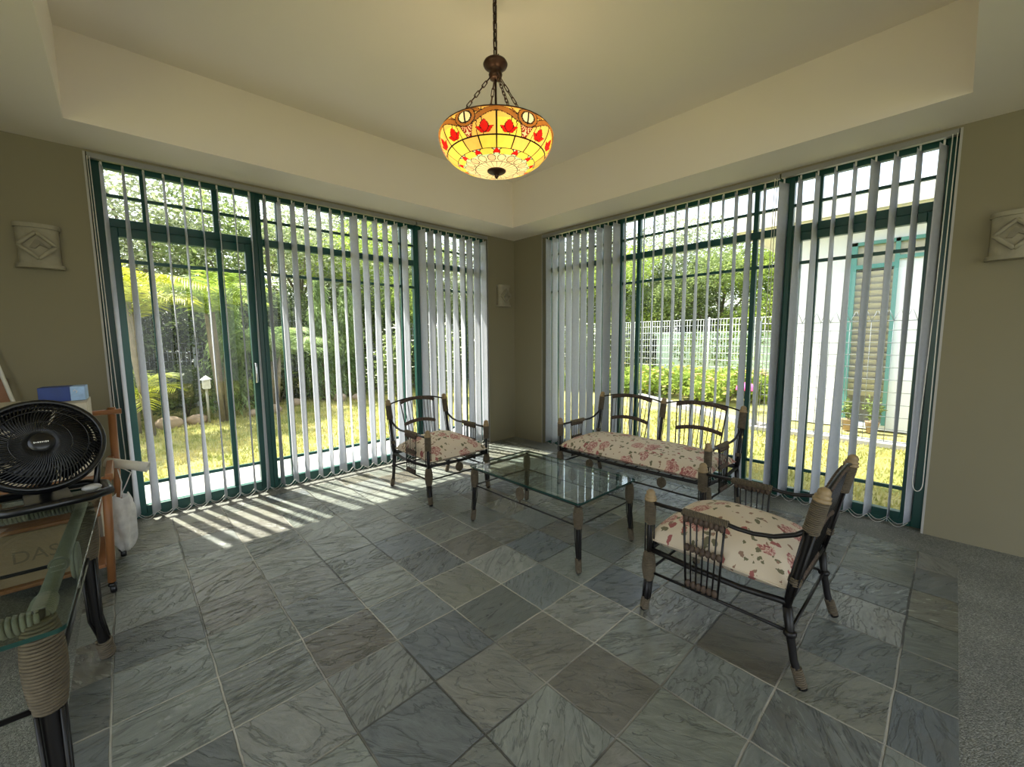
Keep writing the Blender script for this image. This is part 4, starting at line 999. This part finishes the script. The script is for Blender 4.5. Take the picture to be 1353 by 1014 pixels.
m = MB(); hb(m, (4.64, -3.33, -.02), (4.65, -2.9, 2.34)); m.build('shade_backing', M['shade_in'], wn)  # solid sheet behind the slats, its dark colour stands for interior shade
m = MB(); hb(m, (4.52, -3.33, 2.40), (4.526, -2.90, 2.69)); hb(m, (4.52, -4.35, 2.49), (4.526, -3.38, 2.69)); m.build('upper_pane', M['louvre'], wn)
for i, (y, hh) in enumerate(((-2.98, .28), (-3.26, .36))):
    p = thing('potted_plant', 'small potted plant standing in the louvre window of the white house', 'plant', (4.2, y, G), 0, 'pots by the white house')
    MB().lathe([(.06, 0), (.085, .16), (.09, .17), (.07, .16)], 14).build('pot', M['rock'], p)
    rq = random.Random(i); leaves(blobpts([(0, 0, .17 + hh * .5, .09, .09, hh * .5)], 140, rq, .1), .07, i + 3).build('foliage', M['leaf_mid'], p)

# ------------------------------------------------------------------ light
W = bpy.data.worlds.new('world'); bpy.context.scene.world = W; W.use_nodes = True; nt = W.node_tree
bg = nt.nodes['Background']; sky = nt.nodes.new('ShaderNodeTexSky'); sky.sky_type = 'NISHITA'; sky.sun_disc = False
sky.sun_elevation = math.radians(58); sky.sun_rotation = math.radians(-15); sky.air_density = 1.2; sky.dust_density = 4.0; sky.ozone_density = .6
mixn = nt.nodes.new('ShaderNodeMix'); mixn.data_type = 'RGBA'; mixn.inputs[0].default_value = .55; mixn.inputs[7].default_value = (4.6, 4.8, 5.0, 1)
nt.links.new(sky.outputs[0], mixn.inputs[6]); nt.links.new(mixn.outputs[2], bg.inputs[0]); bg.inputs[1].default_value = .50
sl = bpy.data.lights.new('sun', 'SUN'); sl.energy = 12.5; sl.angle = math.radians(.8); sl.color = (1, .94, .84)
so = bpy.data.objects.new('sun', sl); COL.objects.link(so)
dr = Vector((.26, -.95, -1.60)).normalized(); so.rotation_euler = dr.to_track_quat('-Z', 'Y').to_euler(); so.location = (-3, 8, 9)

# ------------------------------------------------------------------ camera
f, p, r, y = 547.38, .1053, -.0078, .8181
F = Vector((math.cos(p) * math.cos(y), math.cos(p) * math.sin(y), -math.sin(p))); rt = Vector((math.sin(y), -math.cos(y), 0)); up = rt.cross(F)
c_, s_ = math.cos(r), math.sin(r); r2 = c_ * rt + s_ * up; u2 = -s_ * rt + c_ * up
cam = bpy.data.cameras.new('camera'); co = bpy.data.objects.new('camera', cam); COL.objects.link(co)
cam.sensor_width = 36; cam.lens = f / 1353 * 36; cam.clip_start = .02; cam.clip_end = 200
m3 = Matrix((r2, u2, -F)).transposed(); co.matrix_world = Matrix.Translation((-3.821, -4.022, 1.315)) @ m3.to_4x4()
S = bpy.context.scene; S.camera = co
S.view_settings.view_transform = 'Standard'; S.view_settings.look = 'None'; S.view_settings.gamma = 1; S.view_settings.use_curve_mapping = False
S.view_settings.exposure = .45
S.cycles.use_denoising = True; S.cycles.max_bounces = 10; S.cycles.diffuse_bounces = 6; S.cycles.glossy_bounces = 4; S.cycles.transmission_bounces = 6; S.cycles.transparent_max_bounces = 24
S.cycles.sample_clamp_indirect = 8
